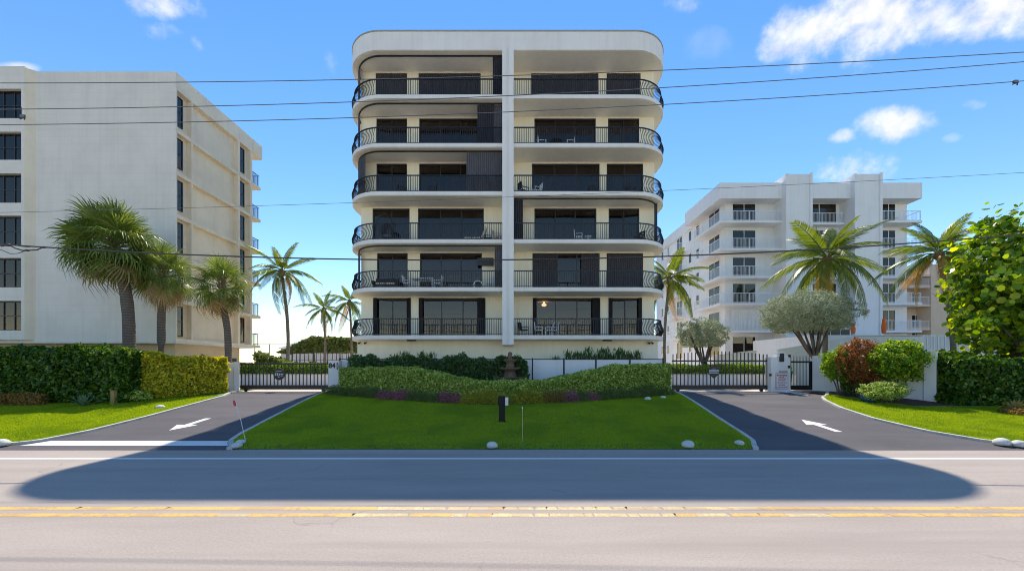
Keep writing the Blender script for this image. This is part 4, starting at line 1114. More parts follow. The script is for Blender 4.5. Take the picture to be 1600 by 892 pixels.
# ------------------------------------------------------------------ foliage
def leaf_mesh(P, Nn, size, aspect, mat, jit=.9, sides=4):
    m = len(P)
    n = Nn + rng.normal(0, jit, (m, 3)); n /= np.linalg.norm(n, axis=1)[:, None] + 1e-9
    t = rng.normal(0, 1, (m, 3)); t -= n * np.sum(t * n, 1)[:, None]; t /= np.linalg.norm(t, axis=1)[:, None] + 1e-9
    b = np.cross(n, t)
    s = size * rng.uniform(.65, 1.35, m)[:, None]
    if sides == 4:
        V = np.stack([P - t * s * .5, P + b * s * aspect * .5 + n * s * .10, P + t * s * .5 - n * s * .06, P - b * s * aspect * .5 + n * s * .10], 1)
    else:
        V = []
        for k in range(sides):
            a = 2 * np.pi * k / sides; V.append(P + t * s * .5 * np.cos(a) + b * s * .5 * aspect * np.sin(a) + n * s * .06 * np.cos(2 * a))
        V = np.stack(V, 1)
    k = V.shape[1]
    return np_mesh(V.reshape(-1, 3), np.arange(m * k).reshape(-1, k), mat)
def vnoise(P, sc, seed):
    """cheap smooth lumpy noise"""
    r = np.random.default_rng(seed); out = np.zeros(len(P))
    for k in range(5):
        d = r.normal(0, 1, 3); d /= np.linalg.norm(d); out += np.sin(P @ d * sc * (1 + .45 * k) + r.uniform(0, 6.28)) / (1 + .35 * k)
    return out / 2.6
def hedge(name, label, path, th, zb, zt, n, size, mat, lump=.10, aspect=.55, cat='hedge', grp=None, loose=.12, seed=1, core=True):
    """path: list of (x,y); zb(x,y), zt(u) give base and top; rounded-box cross-section"""
    path = np.array(path, float); seg = np.linalg.norm(np.diff(path, axis=0), axis=1); cum = np.r_[0, np.cumsum(seg)]; Ln = cum[-1]
    t = thing(name, label, cat, (0, 0, 0), 0, grp)
    def at(s):
        x = np.interp(s, cum, path[:, 0]); y = np.interp(s, cum, path[:, 1])
        e = .05; dx = np.interp(np.minimum(s + e, Ln), cum, path[:, 0]) - np.interp(np.maximum(s - e, 0), cum, path[:, 0])
        dy_ = np.interp(np.minimum(s + e, Ln), cum, path[:, 1]) - np.interp(np.maximum(s - e, 0), cum, path[:, 1])
        q = np.hypot(dx, dy_) + 1e-9; return x, y, dx / q, dy_ / q
    hmean = np.mean([zt(u) - zb(*path[0]) for u in np.linspace(0, 1, 9)])
    A = np.array([Ln * hmean, Ln * th, Ln * hmean * .55, th * hmean, th * hmean]); A /= A.sum()
    which = rng.choice(5, n, p=A)
    s = rng.uniform(0, Ln, n); v = rng.uniform(0, 1, n); w = rng.uniform(-.5, .5, n)
    s = np.where(which == 3, 0, np.where(which == 4, Ln, s)); w = np.where(which == 0, -.5, np.where(which == 2, .5, w)); v = np.where(which == 1, 1, v)
    x, y, dx, dy_ = at(s)
    nx_, ny_ = dy_, -dx           # right-hand normal; make it face the camera
    flip = np.sign(-(ny_)) ; flip[flip == 0] = 1; nx_ *= flip; ny_ *= flip
    z0 = np.array([zb(a, b) for a, b in zip(x, y)]); z1 = np.array([zt(q) for q in s / Ln])
    # rounding of the shoulders
    vv = v * 2 - 1; rnd = 1 - .10 * np.clip((v - .75) / .25, 0, 1) ** 2
    px_ = x - nx_ * w * 2 * th / 2 * rnd * 1.0 * -1 * -1
    P = np.stack([x + nx_ * (-w) * th * rnd, y + ny_ * (-w) * th * rnd, z0 + v * (z1 - z0)], 1)
    nrm = np.zeros((n, 3))
    nrm[which == 0] = np.stack([nx_, ny_, np.full(n, .25)], 1)[which == 0]; nrm[which == 2] = np.stack([-nx_, -ny_, np.full(n, .25)], 1)[which == 2]
    nrm[which == 1] = (0, 0, 1); nrm[which == 3] = np.stack([-dx, -dy_, dx * 0 + .2], 1)[which == 3]; nrm[which == 4] = np.stack([dx, dy_, dx * 0 + .2], 1)[which == 4]
    lum = vnoise(P, 3.2, seed) * lump + vnoise(P, 9, seed + 5) * lump * .45
    dep = lum - rng.exponential(loose, n) + rng.normal(0, .025, n)
    stray = rng.random(n) < .03; dep[stray] += rng.uniform(0, .14, stray.sum())
    P = P + nrm * dep[:, None]
    P[:, 2] = np.maximum(P[:, 2], z0 + .03)
    fo = link('foliage', leaf_mesh(P, nrm, size, aspect, mat), t)
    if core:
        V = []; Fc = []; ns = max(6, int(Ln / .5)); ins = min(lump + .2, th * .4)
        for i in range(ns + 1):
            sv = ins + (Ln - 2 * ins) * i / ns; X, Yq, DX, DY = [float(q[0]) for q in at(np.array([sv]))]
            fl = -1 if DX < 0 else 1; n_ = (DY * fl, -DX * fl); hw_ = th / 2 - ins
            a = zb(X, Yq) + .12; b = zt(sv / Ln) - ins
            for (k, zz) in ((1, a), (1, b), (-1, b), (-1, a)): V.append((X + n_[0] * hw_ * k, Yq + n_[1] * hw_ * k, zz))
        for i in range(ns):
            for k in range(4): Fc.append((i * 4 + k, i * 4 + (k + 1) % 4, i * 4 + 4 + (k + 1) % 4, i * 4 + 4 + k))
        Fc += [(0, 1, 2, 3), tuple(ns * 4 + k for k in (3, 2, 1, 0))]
        MB().add(V, Fc).build('dark_core', M['twig'], t)  # closed hull added inside the leaves to block light and darken the gaps
        st = MB()
        for sv in np.linspace(.3, Ln - .3, max(3, int(Ln / .45))):
            X, Yq, DX, DY = [float(q[0]) for q in at(np.array([sv]))]; X += random.uniform(-.15, .15); Yq += random.uniform(-.3, .1) * th * .5
            st.tube([(X, Yq, g(Yq) - .02), (X + random.uniform(-.1, .1), Yq, zb(X, Yq) + .5)], [.03 if zb(X, Yq) < 3 else .12, .02], 5)
        st.build('stems', M['bark'], t)
    return t
gb = lambda x, y: g(y) + LIFT
gb2 = lambda x, y: g(y) + LIFT + .2
wob = lambda base, amp, k: (lambda u: base + amp * math.sin(k * u + .7) + amp * .6 * math.sin(2.7 * k * u))
hedge('clipped_hedge', 'tall dark green hedge at the far left in front of the beige block', [(-33, 20.0), (-24, 20.0), (-18.9, 20.0)], 1.5, gb, wob(3.42, .08, 9), 42000, .19, M['hedgedark'], .20, .6, loose=.2, seed=3)
hedge('clipped_hedge', 'yellow-green sunlit hedge beside the left driveway', [(-19.3, 20.75), (-17.9, 21.9), (-16.95, 23.25)], 1.5, gb, wob(3.13, .05, 5), 27000, .165, M['hedgeyel'], .18, .55, loose=.18, seed=4)
def hz(u):
    x = -9.9 + u * 18.9; c = (x + .2)
    L_ = 2.50 if x < 0 else 2.66
    s = min(1, max(0, (abs(c) - .8) / (5.2 if x < 0 else 6.2))); s = s * s * (3 - 2 * s)
    return 1.83 + (L_ - 1.83) * s
def hy(x): return 20.35 + 2.0 * min(1, abs((x + .5) / 7.5)) ** 1.5
hedge('clipped_hedge', 'long clipped hedge dipping in the middle behind the central lawn', [(x, hy(x)) for x in np.linspace(-9.5, 8.75, 30)], 1.1, gb, hz, 70000, .115, M['hedgemid'], .08, .6, loose=.11, seed=5)
hedge('clipped_hedge', 'dark ficus hedge in front of the white panel fence', [(-9.8, 24.05), (.9, 24.05)], .8, lambda x, y: 1.1, lambda u: 3.12 + .12 * math.sin(u * 23) + .09 * math.sin(u * 61), 16000, .15, M['hedgefic'], .12, .5, loose=.16, seed=6)
hedge('clipped_hedge', 'glossy dark hedge under the sea grape tree at the right edge', [(21.2, 19.45), (24, 19.2), (31, 19.0)], 1.3, gb, wob(2.78, .12, 8), 26000, .19, M['hedgedark'], .2, .65, loose=.2, seed=7)
hedge('clipped_hedge', 'loose hedge with leaves behind the right end of the wing wall', [(20.9, 22.6), (25, 22.0), (31, 21.8)], 1.3, gb, wob(3.25, .18, 7), 20000, .15, M['seagrape'], .2, .8, seed=8)
hedge('clipped_hedge', 'green planter hedge seen through the left gate', [(-22.5, 30.9), (-10.9, 30.9)], .9, lambda x, y: 1.7, wob(2.80, .05, 12), 15000, .13, M['shrub'], .1, .55, seed=9)
hedge('clipped_hedge', 'green planter hedge seen through the right gate', [(10.5, 30.9), (21.5, 30.9)], .9, lambda x, y: 1.7, wob(2.72, .05, 12), 15000, .13, M['shrub'], .1, .55, seed=10)
hedge('shrub_bank', 'bank of sea grape bushes beyond the fence left of the main building', [(PX(445, 52), 52), (PX(500, 52), 52), (PX(572, 52), 52)], 3.0, lambda x, y: PZ(551, 52), lambda u: PZ(553, 52) + (PZ(529, 52) - PZ(553, 52)) * min(1, u * 2.6) ** .7 * (1 - .25 * max(0, u - .5)), 16000, .30, M['seafar'], .25, .8, 'shrubs', seed=11)
hedge('shrub_bank', 'light bushes at the rear corner of the beige block', [(-24.5, 38.5), (-21.6, 38.5)], 1.6, lambda x, y: 1.1, lambda u: 3.9 - .9 * u, 5000, .2, M['seafar'], .25, .8, 'shrubs', seed=12)
hedge('clipped_hedge', 'low reddish hedge strip at the foot of the dark left hedge', [(-30, 18.95), (-22.3, 18.95)], .5, gb, lambda u: g(18.95) + .62, 7000, .09, M['low_rust'], .08, .5, seed=13, core=False)

# border of low plants along the bed front
def clump(name, label, x, y, r, h, n, size, mat, grp, sq=1.0, asp=.45):
    t = thing(name, label, 'plant', (x, y, g(y) + LIFT), 0, grp)
    d = rng.normal(0, 1, (n, 3)); d[:, 2] = np.abs(d[:, 2]); d /= np.linalg.norm(d, axis=1)[:, None]
    rad = rng.uniform(.25, 1, n)[:, None] ** .45
    P = d * rad * np.array([r * 1.25, r * sq, h]); P *= (1 + .22 * vnoise(P, 6 / max(r, .2), int(abs(x * 97)) + 3))[:, None]
    P[:, 2] = np.maximum(P[:, 2], .02)
    link('foliage', leaf_mesh(P, d, size, asp, mat), t)
    st = MB()
    for k in range(6):
        a = k * 1.05; st.tube([(0.04 * math.cos(a), .04 * math.sin(a), -.03), (r * .5 * math.cos(a), r * .5 * math.sin(a), h * .7)], [.012, .006], 4)
    st.build('stems', M['bark'], t); return t
for i, x in enumerate(np.linspace(-10.1, 8.6, 34)):
    y = bedfront(x) + .32 + .06 * math.sin(i * 2.1)
    px = CX + x * F / y
    if 585 < px < 635 or 690 < px < 715 or 880 < px < 895 or 920 < px < 940: k = 'pink'
    elif 715 < px < 840: k = 'yel'
    elif 840 < px < 905: k = 'rust'
    else: k = 'green'
    lab = {'pink': 'low pink flowering plant in the left half of the border' if px < 800 else 'low pink flowering plant in the right half of the border', 'yel': 'golden leaved low plant left of the black post in the border' if px < 800 else 'golden leaved low plant right of the black post in the border',
           'rust': 'rusty leaved low plant right of the border middle', 'green': 'low dull green plant in the left half of the flower border' if px < 800 else 'low dull green plant in the right half of the flower border'}[k]
    hh = .50 + .1 * math.sin(i * 1.7) + (.12 if k in ('yel', 'rust') else 0)
    clump('border_plant', lab, float(x), y, .40, hh, 1500, .065, M[{'pink': 'low_pink', 'yel': 'low_yel', 'rust': 'low_rust', 'green': 'low_green'}[k]], ('left ' if px < 800 else 'right ') + {'pink': 'pink', 'yel': 'golden', 'rust': 'rusty', 'green': 'green'}[k] + ' border plants')
for i, px in enumerate((618, 632, 646, 660, 674, 868, 888, 900, 910, 919, 928, 937, 946, 956, 966, 976, 986, 996)):
    x = PX(px, 25.4); t = thing('leafy_sprig_plant', 'feathery green sprigs above the dark ficus hedge, left of the fountain' if px < 700 else 'feathery green sprigs above the white panel fence, right of the fountain', 'plant', (x, 25.4, 1.05), 0, 'sprigs left of the fountain' if px < 700 else 'sprigs above the panel fence')
    hq = (2.35 if 895 < px < 990 else 2.1) + .22 * math.sin(i * 2.3); n = 260
    q = rng.uniform(0, 1, n); zz = 1.0 + q * (hq - 1.0); a = rng.uniform(0, 6.28, n); r0 = rng.uniform(0, .34, n)
    ba = np.stack([r0 * np.cos(a), r0 * np.sin(a) * .6, zz], 1)
    tp = ba + np.stack([np.cos(a) * rng.uniform(.03, .2, n), np.sin(a) * rng.uniform(.03, .2, n), rng.uniform(.14, .42, n)], 1)
    sd_ = np.stack([-np.sin(a), np.cos(a), a * 0], 1) * .028; mid_ = (ba + tp) / 2
    V = np.stack([ba, mid_ + sd_, tp, mid_ - sd_], 1)
    link('foliage', np_mesh(V.reshape(-1, 3), np.arange(n * 4).reshape(-1, 4), M['hedgefic']), t)
    MB().tube([(0, 0, 0), (.05, 0, hq * .5), (0, .03, hq * .95)], [.03, .02, .008], 5).build('stem', M['bark'], t)

# trees with rounded crowns
def branch_tree(mb, base, tips, r0, mid=.45, jitter=.15):
    b = Vector(base)
    for tp in tips:
        tp = Vector(tp); m_ = b.lerp(tp, mid) + Vector((random.uniform(-jitter, jitter), random.uniform(-jitter, jitter), random.uniform(0, jitter)))
        mb.tube([b, b.lerp(m_, .5) + Vector((random.uniform(-.05, .05), 0, 0)), m_, tp], [r0, r0 * .8, r0 * .6, r0 * .2], 7)
def crown_points(n, c, rad, seed, lump=.16, shell=.5, clus=0, cr=.06):
    d = rng.normal(0, 1, (n, 3)); d /= np.linalg.norm(d, axis=1)[:, None]
    rr_ = 1.02 - rng.exponential(.13, n) * (rng.random(n) < .8) - rng.uniform(0, shell, n) * (rng.random(n) < .3) + rng.uniform(0, .14, n) * (rng.random(n) < .07)
    lum = 1 + lump * vnoise(d * 3, 1.6, seed) + lump * .6 * vnoise(d * 3, 4.2, seed + 3) + lump * .4 * vnoise(d * 3, 9.5, seed + 9)
    P = d * (np.clip(rr_, .1, 1.16) * lum)[:, None] * np.array(rad)
    if clus:
        nc = max(20, n // clus); ci = rng.integers(0, nc, n)
        P = P[:nc][ci] + rng.normal(0, 1, (n, 3)) * np.array(rad) * cr
        d = d[:nc][ci] + rng.normal(0, .35, (n, 3))
    return P + np.array(c), d
def silver_tree(label, px, Yt, pyb, cx_, cy_, wpx, hpx, lean, n):
    x = PX(px, Yt); zb = 1.05
    t = thing('buttonwood_tree', label, 'tree', (x, Yt, zb), 0)
    c = (PX(cx_, Yt) - x, 0, PZ(cy_, Yt) - zb); rad = (wpx / 2 * Yt / F, wpx / 2 * Yt / F * .9, hpx / 2 * Yt / F)
    fork = (c[0] * .18, 0, max(.3, (c[2] - rad[2]) * .55))
    mb = MB(); mb.tube([(0, 0, 0), (.02, 0, fork[2] * .5), fork], [.20, .17, .15], 9)
    tips = [(c[0] + rad[0] * .62 * math.cos(a), rad[1] * .55 * math.sin(a), c[2] + rad[2] * random.uniform(-.1, .5)) for a in np.linspace(0, 6.28, 10)[:-1]]
    branch_tree(mb, fork, tips, .10, .5, .2); mb.build('trunk', M['bark'], t, True)
    P, d = crown_points(n, c, rad, int(px), .14, .45, 26, .05)
    k = P[:, 2] > c[2] - rad[2] * .72; P, d = P[k], d[k]
    link('crown', leaf_mesh(P, d, .13, .42, M['silver'], .8), t); return t
silver_tree('smaller silver-leaved tree behind the right sliding gate', 1101, 31.5, 562, 1097, 524, 70, 50, 0, 15000)
silver_tree('larger silver-leaved round tree above the pedestrian gate', 1277, 27.0, 560, 1259, 493, 122, 70, 0, 30000)

def round_shrub(name, label, x, y, stems, c, rad, n, size, mat, asp=.5, seed=1):
    t = thing(name, label, 'shrub', (x, y, g(y) + LIFT))
    mb = MB()
    for (dx, dx2) in stems: branch_tree(mb, (dx, 0, -.03), [(c[0] + dx2, random.uniform(-.2, .2), c[2])], .045, .5, .08)
    mb.build('stems', M['bark'], t)
    P, d = crown_points(n, c, rad, seed, .22, .5, 16, .075); k = P[:, 2] > .15; P, d = P[k], d[k]
    link('foliage', leaf_mesh(P, d, size, asp, mat), t); return t
zt = lambda py, Yq: PZ(py, Yq) - g(Yq) - LIFT
round_shrub('leafy_shrub', 'green leggy shrub at the left of the croton group', PX(1313, 21.8), 21.8, [(-.1, -.3), (.05, .1), (.15, .3), (0, -.1)], (-.05, 0, zt(570, 21.8)), (.82, .7, .85), 6000, .12, M['shrub'], seed=21)
round_shrub('croton_shrub', 'reddish brown croton in the middle of the shrub group', PX(1345, 21.2), 21.2, [(-.1, -.3), (.1, .2), (.2, .5), (-.2, -.5), (0, 0)], (-.05, 0, zt(565, 21.2)), (1.0, .8, 1.05), 7500, .14, M['croton'], .4, seed=22)
round_shrub('leafy_shrub', 'dense green rounded shrub at the right of the croton group', PX(1398, 20.3), 20.3, [(-.1, -.5), (.05, .4), (.35, .8), (0, 0)], (.1, 0, zt(563, 20.3)), (1.2, .9, .92), 9000, .15, M['shrub'], seed=23)
round_shrub('leafy_shrub', 'dark leafy growth low behind the croton stems', PX(1335, 21.6), 21.6, [(0, 0), (.1, .1)], (0, 0, .55), (.6, .5, .6), 3500, .11, M['hedgedark'], seed=24)
round_shrub('variegated_shrub', 'small pale variegated shrub beside the blue pot', PX(1380, 19.4), 19.4, [(-.1, -.3), (.1, .3), (0, 0)], (0, 0, .62), (.95, .7, .42), 6500, .085, M['hedgemid'], seed=25)
round_shrub('variegated_shrub', 'low trailing growth at the lower left of the yellow-green hedge', PX(215, 19.6), 19.6, [(0, 0)], (0, 0, .3), (.6, .35, .3), 1800, .09, M['hedgemid'], seed=26)

# sea grape tree
t = thing('sea_grape_tree', 'large sea grape tree with round bright leaves at the right edge', 'tree', (27.9, 21.3, g(21.3)))
mb = MB()
mb.tube([(0, 0, -.05), (-.1, 0, .8), (-.05, .1, 1.6)], [.3, .24, .2], 9)
branch_tree(mb, (-.05, .1, 1.5), [(2.6 * math.cos(a), 2.3 * math.sin(a), random.uniform(3.5, 7.5)) for a in np.linspace(0, 6.28, 12)[:-1]], .14, .5, .3)
mb.build('trunk', M['bark'], t, True)
c = (.35, 0, 5.9); rad = (3.45, 2.7, 3.95)
P, d = crown_points(10500, c, rad, 41, .2, .6, 9, .07)
k = P[:, 2] > 1.6 + .35 * np.abs(P[:, 0] + .5); P, d = P[k], d[k]
crown = link('crown', leaf_mesh(P, d + np.array([0, 0, .25]), .30, .95, M['seagrape'], .65, 6), t)
lm = [MB().add([(.13 * math.cos(a), .125 * math.sin(a), .02 * math.cos(2 * a)) for a in np.linspace(0, 6.283, 11)[:-1]], [tuple(range(10))]).mesh(M['seagrape']) for _ in range(3)]
q = (P - np.array(c)) / np.array(rad); k = (np.linalg.norm(q, axis=1) > .88) & (q[:, 1] < .1) & (P[:, 0] < 1.5) & (np.linalg.norm(q, axis=1) < 1.08); P, d = P[k][:260], d[k][:260]
for i in range(len(P)):
    n_ = Vector(d[i]) + Vector(rng.normal(0, .4, 3)) + Vector((0, -.2, .3))
    o = link('leaf', lm[i % 3], t); o.location = Vector(P[i]) + Vector(d[i]).normalized() * .05
    o.rotation_euler = n_.to_track_quat('Z', 'Y').to_euler(); s_ = random.uniform(.8, 1.35); o.scale = (s_, s_, s_)

# palms
def coco_frond(L_, droop, dead=False, hang=.5, seed=0):
    r = np.random.default_rng(seed); mb = MB()
    def rp(s): return Vector((L_ * (s - .18 * droop * s * s), 0, L_ * (-.62 * droop * s ** 2.1)))
    pts = [rp(s) for s in np.linspace(0, 1, 9)]
    mb.tube(pts, [.013, .011, .009, .008, .007, .006, .005, .004, .002], 4, False)
    n = 58
    for k in range(n):
        s = .14 + .86 * (k + .5) / n; p0 = rp(s); tg = (rp(min(1, s + .02)) - rp(s - .02)).normalized()
        ll = L_ * .28 * (math.sin(math.pi * (.13 + .80 * s)) ** .7) * r.uniform(.8, 1.1)
        for sd in (-1, 1):
            if r.random() < .06: continue
            sideV = Vector((0, sd, 0)); fw = .55 + .5 * s
            d1 = (sideV * .85 + tg * fw + Vector((0, 0, .15 - hang * .5))).normalized()
            d2 = (sideV * .55 + tg * fw + Vector((0, 0, -hang * r.uniform(.8, 1.6)))).normalized()
            a = p0; m_ = a + d1 * ll * .5; e = m_ + d2 * ll * .55
            wd = tg * .0088
            b = len(mb.v)
            mb.v += [tuple(a - wd * .6), tuple(a + wd * .6), tuple(m_ + wd), tuple(m_ - wd), tuple(e)]
            mb.f += [(b, b + 1, b + 2, b + 3), (b + 3, b + 2, b + 4)]
    return mb.mesh(M['cocodead'] if dead else M['coco'])
CF = [coco_frond(1.0, .5, False, .4, 1), coco_frond(1.0, .95, False, .85, 2), coco_frond(1.0, 1.25, False, 1.2, 3), coco_frond(1.0, 1.4, True, 1.3, 4)]
def coco_palm(label, base_px, Yp, crown, n, frond, lean_mid=0, r=.15, dead=1, zb=1.05):
    x = PX(base_px, Yp); t = thing('coconut_palm', label, 'palm tree', (x, Yp, zb))
    c = Vector((PX(crown[0], Yp) - x, 0, PZ(crown[1], Yp) - zb))
    pts = []; rad = []
    for s in np.linspace(0, 1, 12):
        pts.append(Vector((c.x * s ** 1.5 + lean_mid * math.sin(math.pi * s), .1 * math.sin(3 * s), (c.z - .25) * s))); rad.append(r * (1.35 - .4 * min(1, s * 5) - .22 * s))
    pts[0].z = -.05
    MB().tube(pts, rad, 10).build('trunk', M['cocobark'], t, True)
    MB().lathe([(r * .8, -.45), (r * 1.5, -.25), (r * 1.7, .0), (r * .9, .25), (.03, .4)], 10, tuple(c)).build('crownshaft', M['boots'], t, True)
    for k in range(n):
        u = k / (n - 1); el = R(82 - 112 * u ** .85 + random.uniform(-8, 8)); az = k * 2.39996 + random.uniform(-.25, .25)
        me = CF[0] if el > R(48) else (CF[1] if el > R(8) else CF[2])
        if k >= n - dead: me = CF[3]
        o = link('frond', me, t); o.location = c + Vector((0, 0, .05))
        s_ = frond * random.uniform(.85, 1.1) * (.8 if el > R(60) else 1); o.scale = (s_, s_ * 1.0, s_)
        o.rotation_euler = (random.uniform(-.5, .5), -el, az)
    # coconuts
    for k in range(4):
        a = k * 1.6 + .4; nut = MB().lathe([(.02, -.14), (.09, -.08), (.11, .02), (.07, .11), (.02, .14)], 8).build('coconut', M['shrub' if k % 2 else 'boots'], t, True)
        nut.location = c + Vector((.22 * math.cos(a), .22 * math.sin(a), -.22))
    return t
random.seed(11)
coco_palm('tall slender coconut palm right of the beige block', 447, 36, (440, 425), 17, 3.5, .25, .17)
coco_palm('short coconut palm, left of the two beside the main building', 508, 42, (506, 484), 15, 2.7, 0, .14)
coco_palm('coconut palm half hidden behind the left edge of the main building', 548, 42.5, (546, 472), 15, 2.9, .1, .14)
coco_palm('coconut palm at the right edge of the main building', 1040, 32, (1046, 437), 20, 3.1, -.15, .14)
coco_palm('large full coconut palm rising behind the big silver-leaved tree', 1288, 30, (1293, 405), 26, 4.3, .1, .2, 2)
coco_palm('leaning coconut palm with brown fronds beside the sea grape tree', 1489, 30, (1467, 397), 24, 3.9, .35, .2, 5)

def fan_leaf(dead=False, droop=.5, seed=0):
    r = np.random.default_rng(seed); mb = MB()
    pl = 1.0
    mb.tube([(0, 0, 0), (pl * .5, 0, .03), (pl, 0, -.03)], [.03, .022, .018], 4, False)
    n = 34; hub = Vector((pl, 0, -.03))
    for k in range(n):
        a = R(-140 + 280 * (k + .5) / n); ln = (.62 + .42 * math.cos(a / 2.0)) * r.uniform(.85, 1.1)
        d = Vector((math.cos(a), math.sin(a), 0)); pt = Vector((-d.y, d.x, 0))
        fold = .10 * abs(math.sin(a))
        p1 = hub + d * ln * .5 + Vector((0, 0, fold - .10 * droop)); p2 = hub + d * ln * .80 + Vector((0, 0, fold * .8 - .34 * droop * r.uniform(.6, 1.3)))
        p3 = hub + d * ln * .96 + Vector((0, 0, fold * .4 - .85 * droop * r.uniform(.6, 1.4)))
        w1 = ln * .5 * math.tan(R(140 / n)) * .95; b = len(mb.v)
        mb.v += [tuple(hub), tuple(p1 - pt * w1), tuple(p1 + pt * w1 + Vector((0, 0, .02))), tuple(p2 - pt * w1 * .55), tuple(p2 + pt * w1 * .55), tuple(p3)]
        mb.f += [(b, b + 1, b + 2), (b + 1, b + 3, b + 4, b + 2), (b + 3, b + 5, b + 4)]
    return mb.mesh(M['sabaldead'] if dead else M['sabal'])
FF = [fan_leaf(False, .25, 1), fan_leaf(False, .5, 2), fan_leaf(False, .8, 3), fan_leaf(True, 1.0, 4)]
def sabal_palm(label, trunk, Yp, crown, n, sc, dead, r=.24, zb=1.05, low=-48):
    """trunk: photo points from base up"""
    x = PX(trunk[0][0], Yp); t = thing('sabal_palm', label, 'palm tree', (x, Yp, zb))
    pts = [Vector((PX(a, Yp) - x, 0, PZ(b, Yp) - zb)) for a, b in trunk]; pts[0].z = -.3
    c = Vector((PX(crown[0], Yp) - x, 0, PZ(crown[1], Yp) - zb))
    fine = [pts[0]]
    for a, b in zip(pts[:-1], pts[1:]):
        for k in range(1, 5): fine.append(a.lerp(b, k / 4))
    for _ in range(3): fine = [fine[0]] + [(fine[i - 1] + fine[i] * 2 + fine[i + 1]) / 4 for i in range(1, len(fine) - 1)] + [fine[-1]]
    MB().tube(fine, [r * (1.06 - .12 * i / len(fine) + .03 * math.sin(i * 2.3)) for i in range(len(fine))], 12).build('trunk', M['sabalbark'], t, True)
    tp = fine[-1]
    bt = MB()
    for k in range(26):
        a = k * 2.4; zz = tp.z - .75 + .05 * k; q = Vector((math.cos(a), math.sin(a), 0))
        bt.tube([Vector((tp.x, tp.y, zz)) + q * r * .7, Vector((tp.x, tp.y, zz + .28)) + q * r * 1.35], [.07, .035], 4)
    bt.build('leaf_bases', M['boots'], t)
    for k in range(n):
        u = k / (n - 1); el = R(86 - (86 - low) * u ** .8 + random.uniform(-8, 8)); az = k * 2.39996 + random.uniform(-.2, .2)
        me = FF[0] if el > R(40) else (FF[1] if el > R(0) else FF[2])
        if k >= n - dead: me = FF[3]
        o = link('frond', me, t); o.location = c + Vector((0, 0, -.35 + .4 * (1 - u)))
        s_ = sc * random.uniform(.88, 1.1); o.scale = (s_, s_, s_); o.rotation_euler = (random.uniform(-.6, .6), -el, az)
    return t
random.seed(5)
sabal_palm('tallest fan palm with curved trunk and full round crown', [(203, 556), (202, 500), (196, 450), (184, 410), (179, 388)], 24.0, (178, 384), 62, 1.36, 4, .29)
sabal_palm('middle fan palm with dry hanging fronds beside the tallest one', [(252, 556), (252, 500), (253, 450), (255, 428)], 25.0, (256, 427), 36, 1.0, 9, .21, low=-70)
sabal_palm('fan palm with thin leaning trunk nearest the left gate', [(357, 558), (357, 520), (350, 485), (345, 462), (346, 445)], 25.5, (347, 446), 34, .98, 6, .19, low=-62)

# rosettes
def rosette(label, name, x, y, n, L_, mat, el0=80, el1=15, w=.06):
    t = thing(name, label, 'plant', (x, y, g(y) + LIFT))
    for k in range(n):
        u = k / n; el = R(el0 + (el1 - el0) * u); a = k * 2.4; q = Vector((math.cos(a), math.sin(a), 0)); s = Vector((-q.y, q.x, 0))
        mb = MB(); pr = [(0, .6), (.35, 1), (.7, .75), (1, .02)]; b = []
        for (f_, ww) in pr:
            p_ = q * (L_ * f_ * math.cos(el)) + Vector((0, 0, L_ * f_ * math.sin(el) - .22 * L_ * f_ * f_))
            b.append(p_)
            mb.v += [tuple(p_ - s * w * ww + Vector((0, 0, .02))), tuple(p_), tuple(p_ + s * w * ww + Vector((0, 0, .02)))]
        for i in range(3): mb.f += [(i * 3, i * 3 + 1, i * 3 + 4, i * 3 + 3), (i * 3 + 1, i * 3 + 2, i * 3 + 5, i * 3 + 4)]
        mb.build('leaf', mat, t)
    return t
rosette('spiky grey-green rosette plant at the foot of the dark left hedge', 'agave_plant', PX(130, 18.75), 18.75, 20, .72, M['agave'])
rosette('orange-tinged bromeliad rosette on the right lawn edge', 'bromeliad', PX(1588, 17.6), 17.6, 26, .72, M['brom'], 78, -5, .07)
clump('mulch_plant', 'dry brown clump under the bromeliad on the right lawn', PX(1586, 17.3), 17.3, .5, .3, 900, .12, M['low_rust'], None)

# ------------------------------------------------------------------ overhead wires with their poles outside the picture
YP_ = 13.6
def wire(label, pts, r, mat, Yq=YP_):
    p = np.array(pts, float); k = np.polyfit(p[:, 0], p[:, 1], min(2, len(p) - 1))
    xs = np.linspace(CX - 25.5 * F / Yq, CX + 27 * F / Yq, 60)
    o = MB().tube([(PX(a, Yq), Yq, PZ(np.polyval(k, a), Yq)) for a in xs], r, 5).build('overhead_wire', mat, None, True)
    return tag(o, label, 'wire')
wire('topmost overhead wire crossing the top floor of the main building', [(0, 130), (550, 125), (1035, 110), (1600, 82)], .013, M['wiregrey'])
wire('second overhead wire from the top', [(0, 171), (550, 160), (1035, 137), (1600, 97)], .013, M['wiregrey'])
wire('third overhead wire from the top with a clamp at each end', [(0, 195), (550, 185), (1035, 163), (1600, 127)], .013, M['wiregrey'])
wire('thin pale overhead wire crossing the middle floors', [(0, 332), (410, 322), (1050, 297), (1600, 270)], .007, M['wiregrey'])
wire('thick black cable crossing the second floor', [(0, 381), (60, 386), (400, 402), (793, 406), (1200, 393), (1600, 366)], .024, M['wire'])
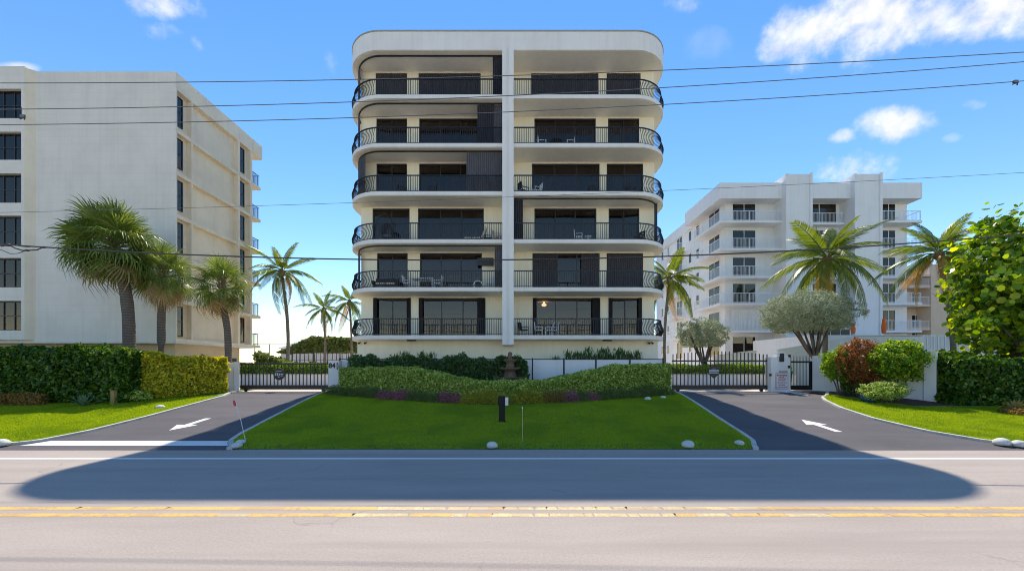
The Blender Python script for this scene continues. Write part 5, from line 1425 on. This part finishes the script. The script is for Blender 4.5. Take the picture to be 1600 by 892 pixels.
for px, py, lab in ((36, 182, 'small wire clamp hanging at the left end of the wires'), (1587, 128, 'small wire clamp at the right end of the third wire')):
    t = thing('wire_clamp', lab, 'clamp', (PX(px, YP_), YP_, PZ(py, YP_)))
    MB().box(-.09, .07, -.03, .03, -.04, .05).build('body', M['wiregrey'], t, False, .01)
    MB().tube([(-.05, 0, .3 if px < 100 else .0), (-.05, 0, .0)], .012, 5).build('hanger', M['wiregrey'], t)
    MB().tube([(.05, 0, -.12), (.06, 0, .05)], .02, 5).build('pin', M['wire'], t)
    MB().tube([(-.11, 0, -.09), (.1, 0, -.02)], .02, 5).build('jaw', M['wire'], t)
t = thing('cable_splice', 'drooping spliced cable loops at the left end of the thick cable', 'cable', (0, YP_, 0))
def sp(pts, r): MB().tube([(PX(a, YP_), 0, PZ(b, YP_)) for a, b in pts], r, 6).build('cable_loop', M['wire'], t, True)
sp([(4, 384), (14, 382.5), (24, 388), (36, 391.5), (58, 390.5), (66, 386.8), (75, 386.2)], .022)
sp([(-6, 388), (6, 392), (16, 396.5), (28, 396), (40, 391.5)], .012)
sp([(12, 382.5), (26, 384), (42, 386), (60, 385)], .009)
sp([(2, 383.6), (8, 382.4), (15, 383.0)], .05); sp([(64, 386.6), (71, 386.4)], .035); sp([(40, 391), (45, 391.4)], .035)
for x, lab in ((-25.4, 'wooden utility pole left of the view carrying the wires'), (26.9, 'wooden utility pole right of the view carrying the wires')):
    t = thing('utility_pole', lab, 'pole', (x, YP_ + .22, g(YP_)))
    MB().tube([(0, 0, -.2), (0, 0, 14.2)], [.17, .12], 10).build('shaft', M['wood'], t, True)
    MB().box(-.06, .06, -.9, .9, 12.4, 12.55).build('cross_arm', M['wood'], t)

# ------------------------------------------------------------------ houses across the road, seen mirrored in the lower windows
for k, (x, y, w, h, lab) in enumerate(((-13, -24, 9, 4.6, 'cream house with tan tiled hip roof across the road, left one'), (14, -26, 10, 5.2, 'cream house with tan tiled hip roof across the road, right one'))):
    t = thing('house', lab, 'house', (x, y, -.05))
    MB().box(-w, w, -5, 5, 0, h).build('wall', M['cream'], t)
    MB().add([(-w - .7, -5.7, h + .003), (w + .7, -5.7, h + .003), (w + .7, 5.7, h + .003), (-w - .7, 5.7, h + .003), (-w * .5, 0, h + 3), (w * .5, 0, h + 3)],
             [(0, 1, 5, 4), (1, 2, 5), (2, 3, 4, 5), (3, 0, 4), (3, 2, 1, 0)]).build('roof', M['peach'], t)
    for q in range(5):
        o = MB().box(-w + 1.4 + q * (2 * w - 3.2) / 4, -w + 2.9 + q * (2 * w - 3.2) / 4, 5.01, 5.06, .9 if q != 2 else .1, 2.5).build('window' if q != 2 else 'door', M['bronze'], t)
    MB().box(-.4, .4, -.4, .4, h + 2.2, h + 3.9).build('chimney', M['cream'], t)
hedge('clipped_hedge', 'long hedge across the road in front of the houses', [(-34, -9.5), (34, -9.5)], 1.2, lambda x, y: 0, wob(1.5, .1, 20), 16000, .22, M['hedgedark'], .12, .6, seed=31)
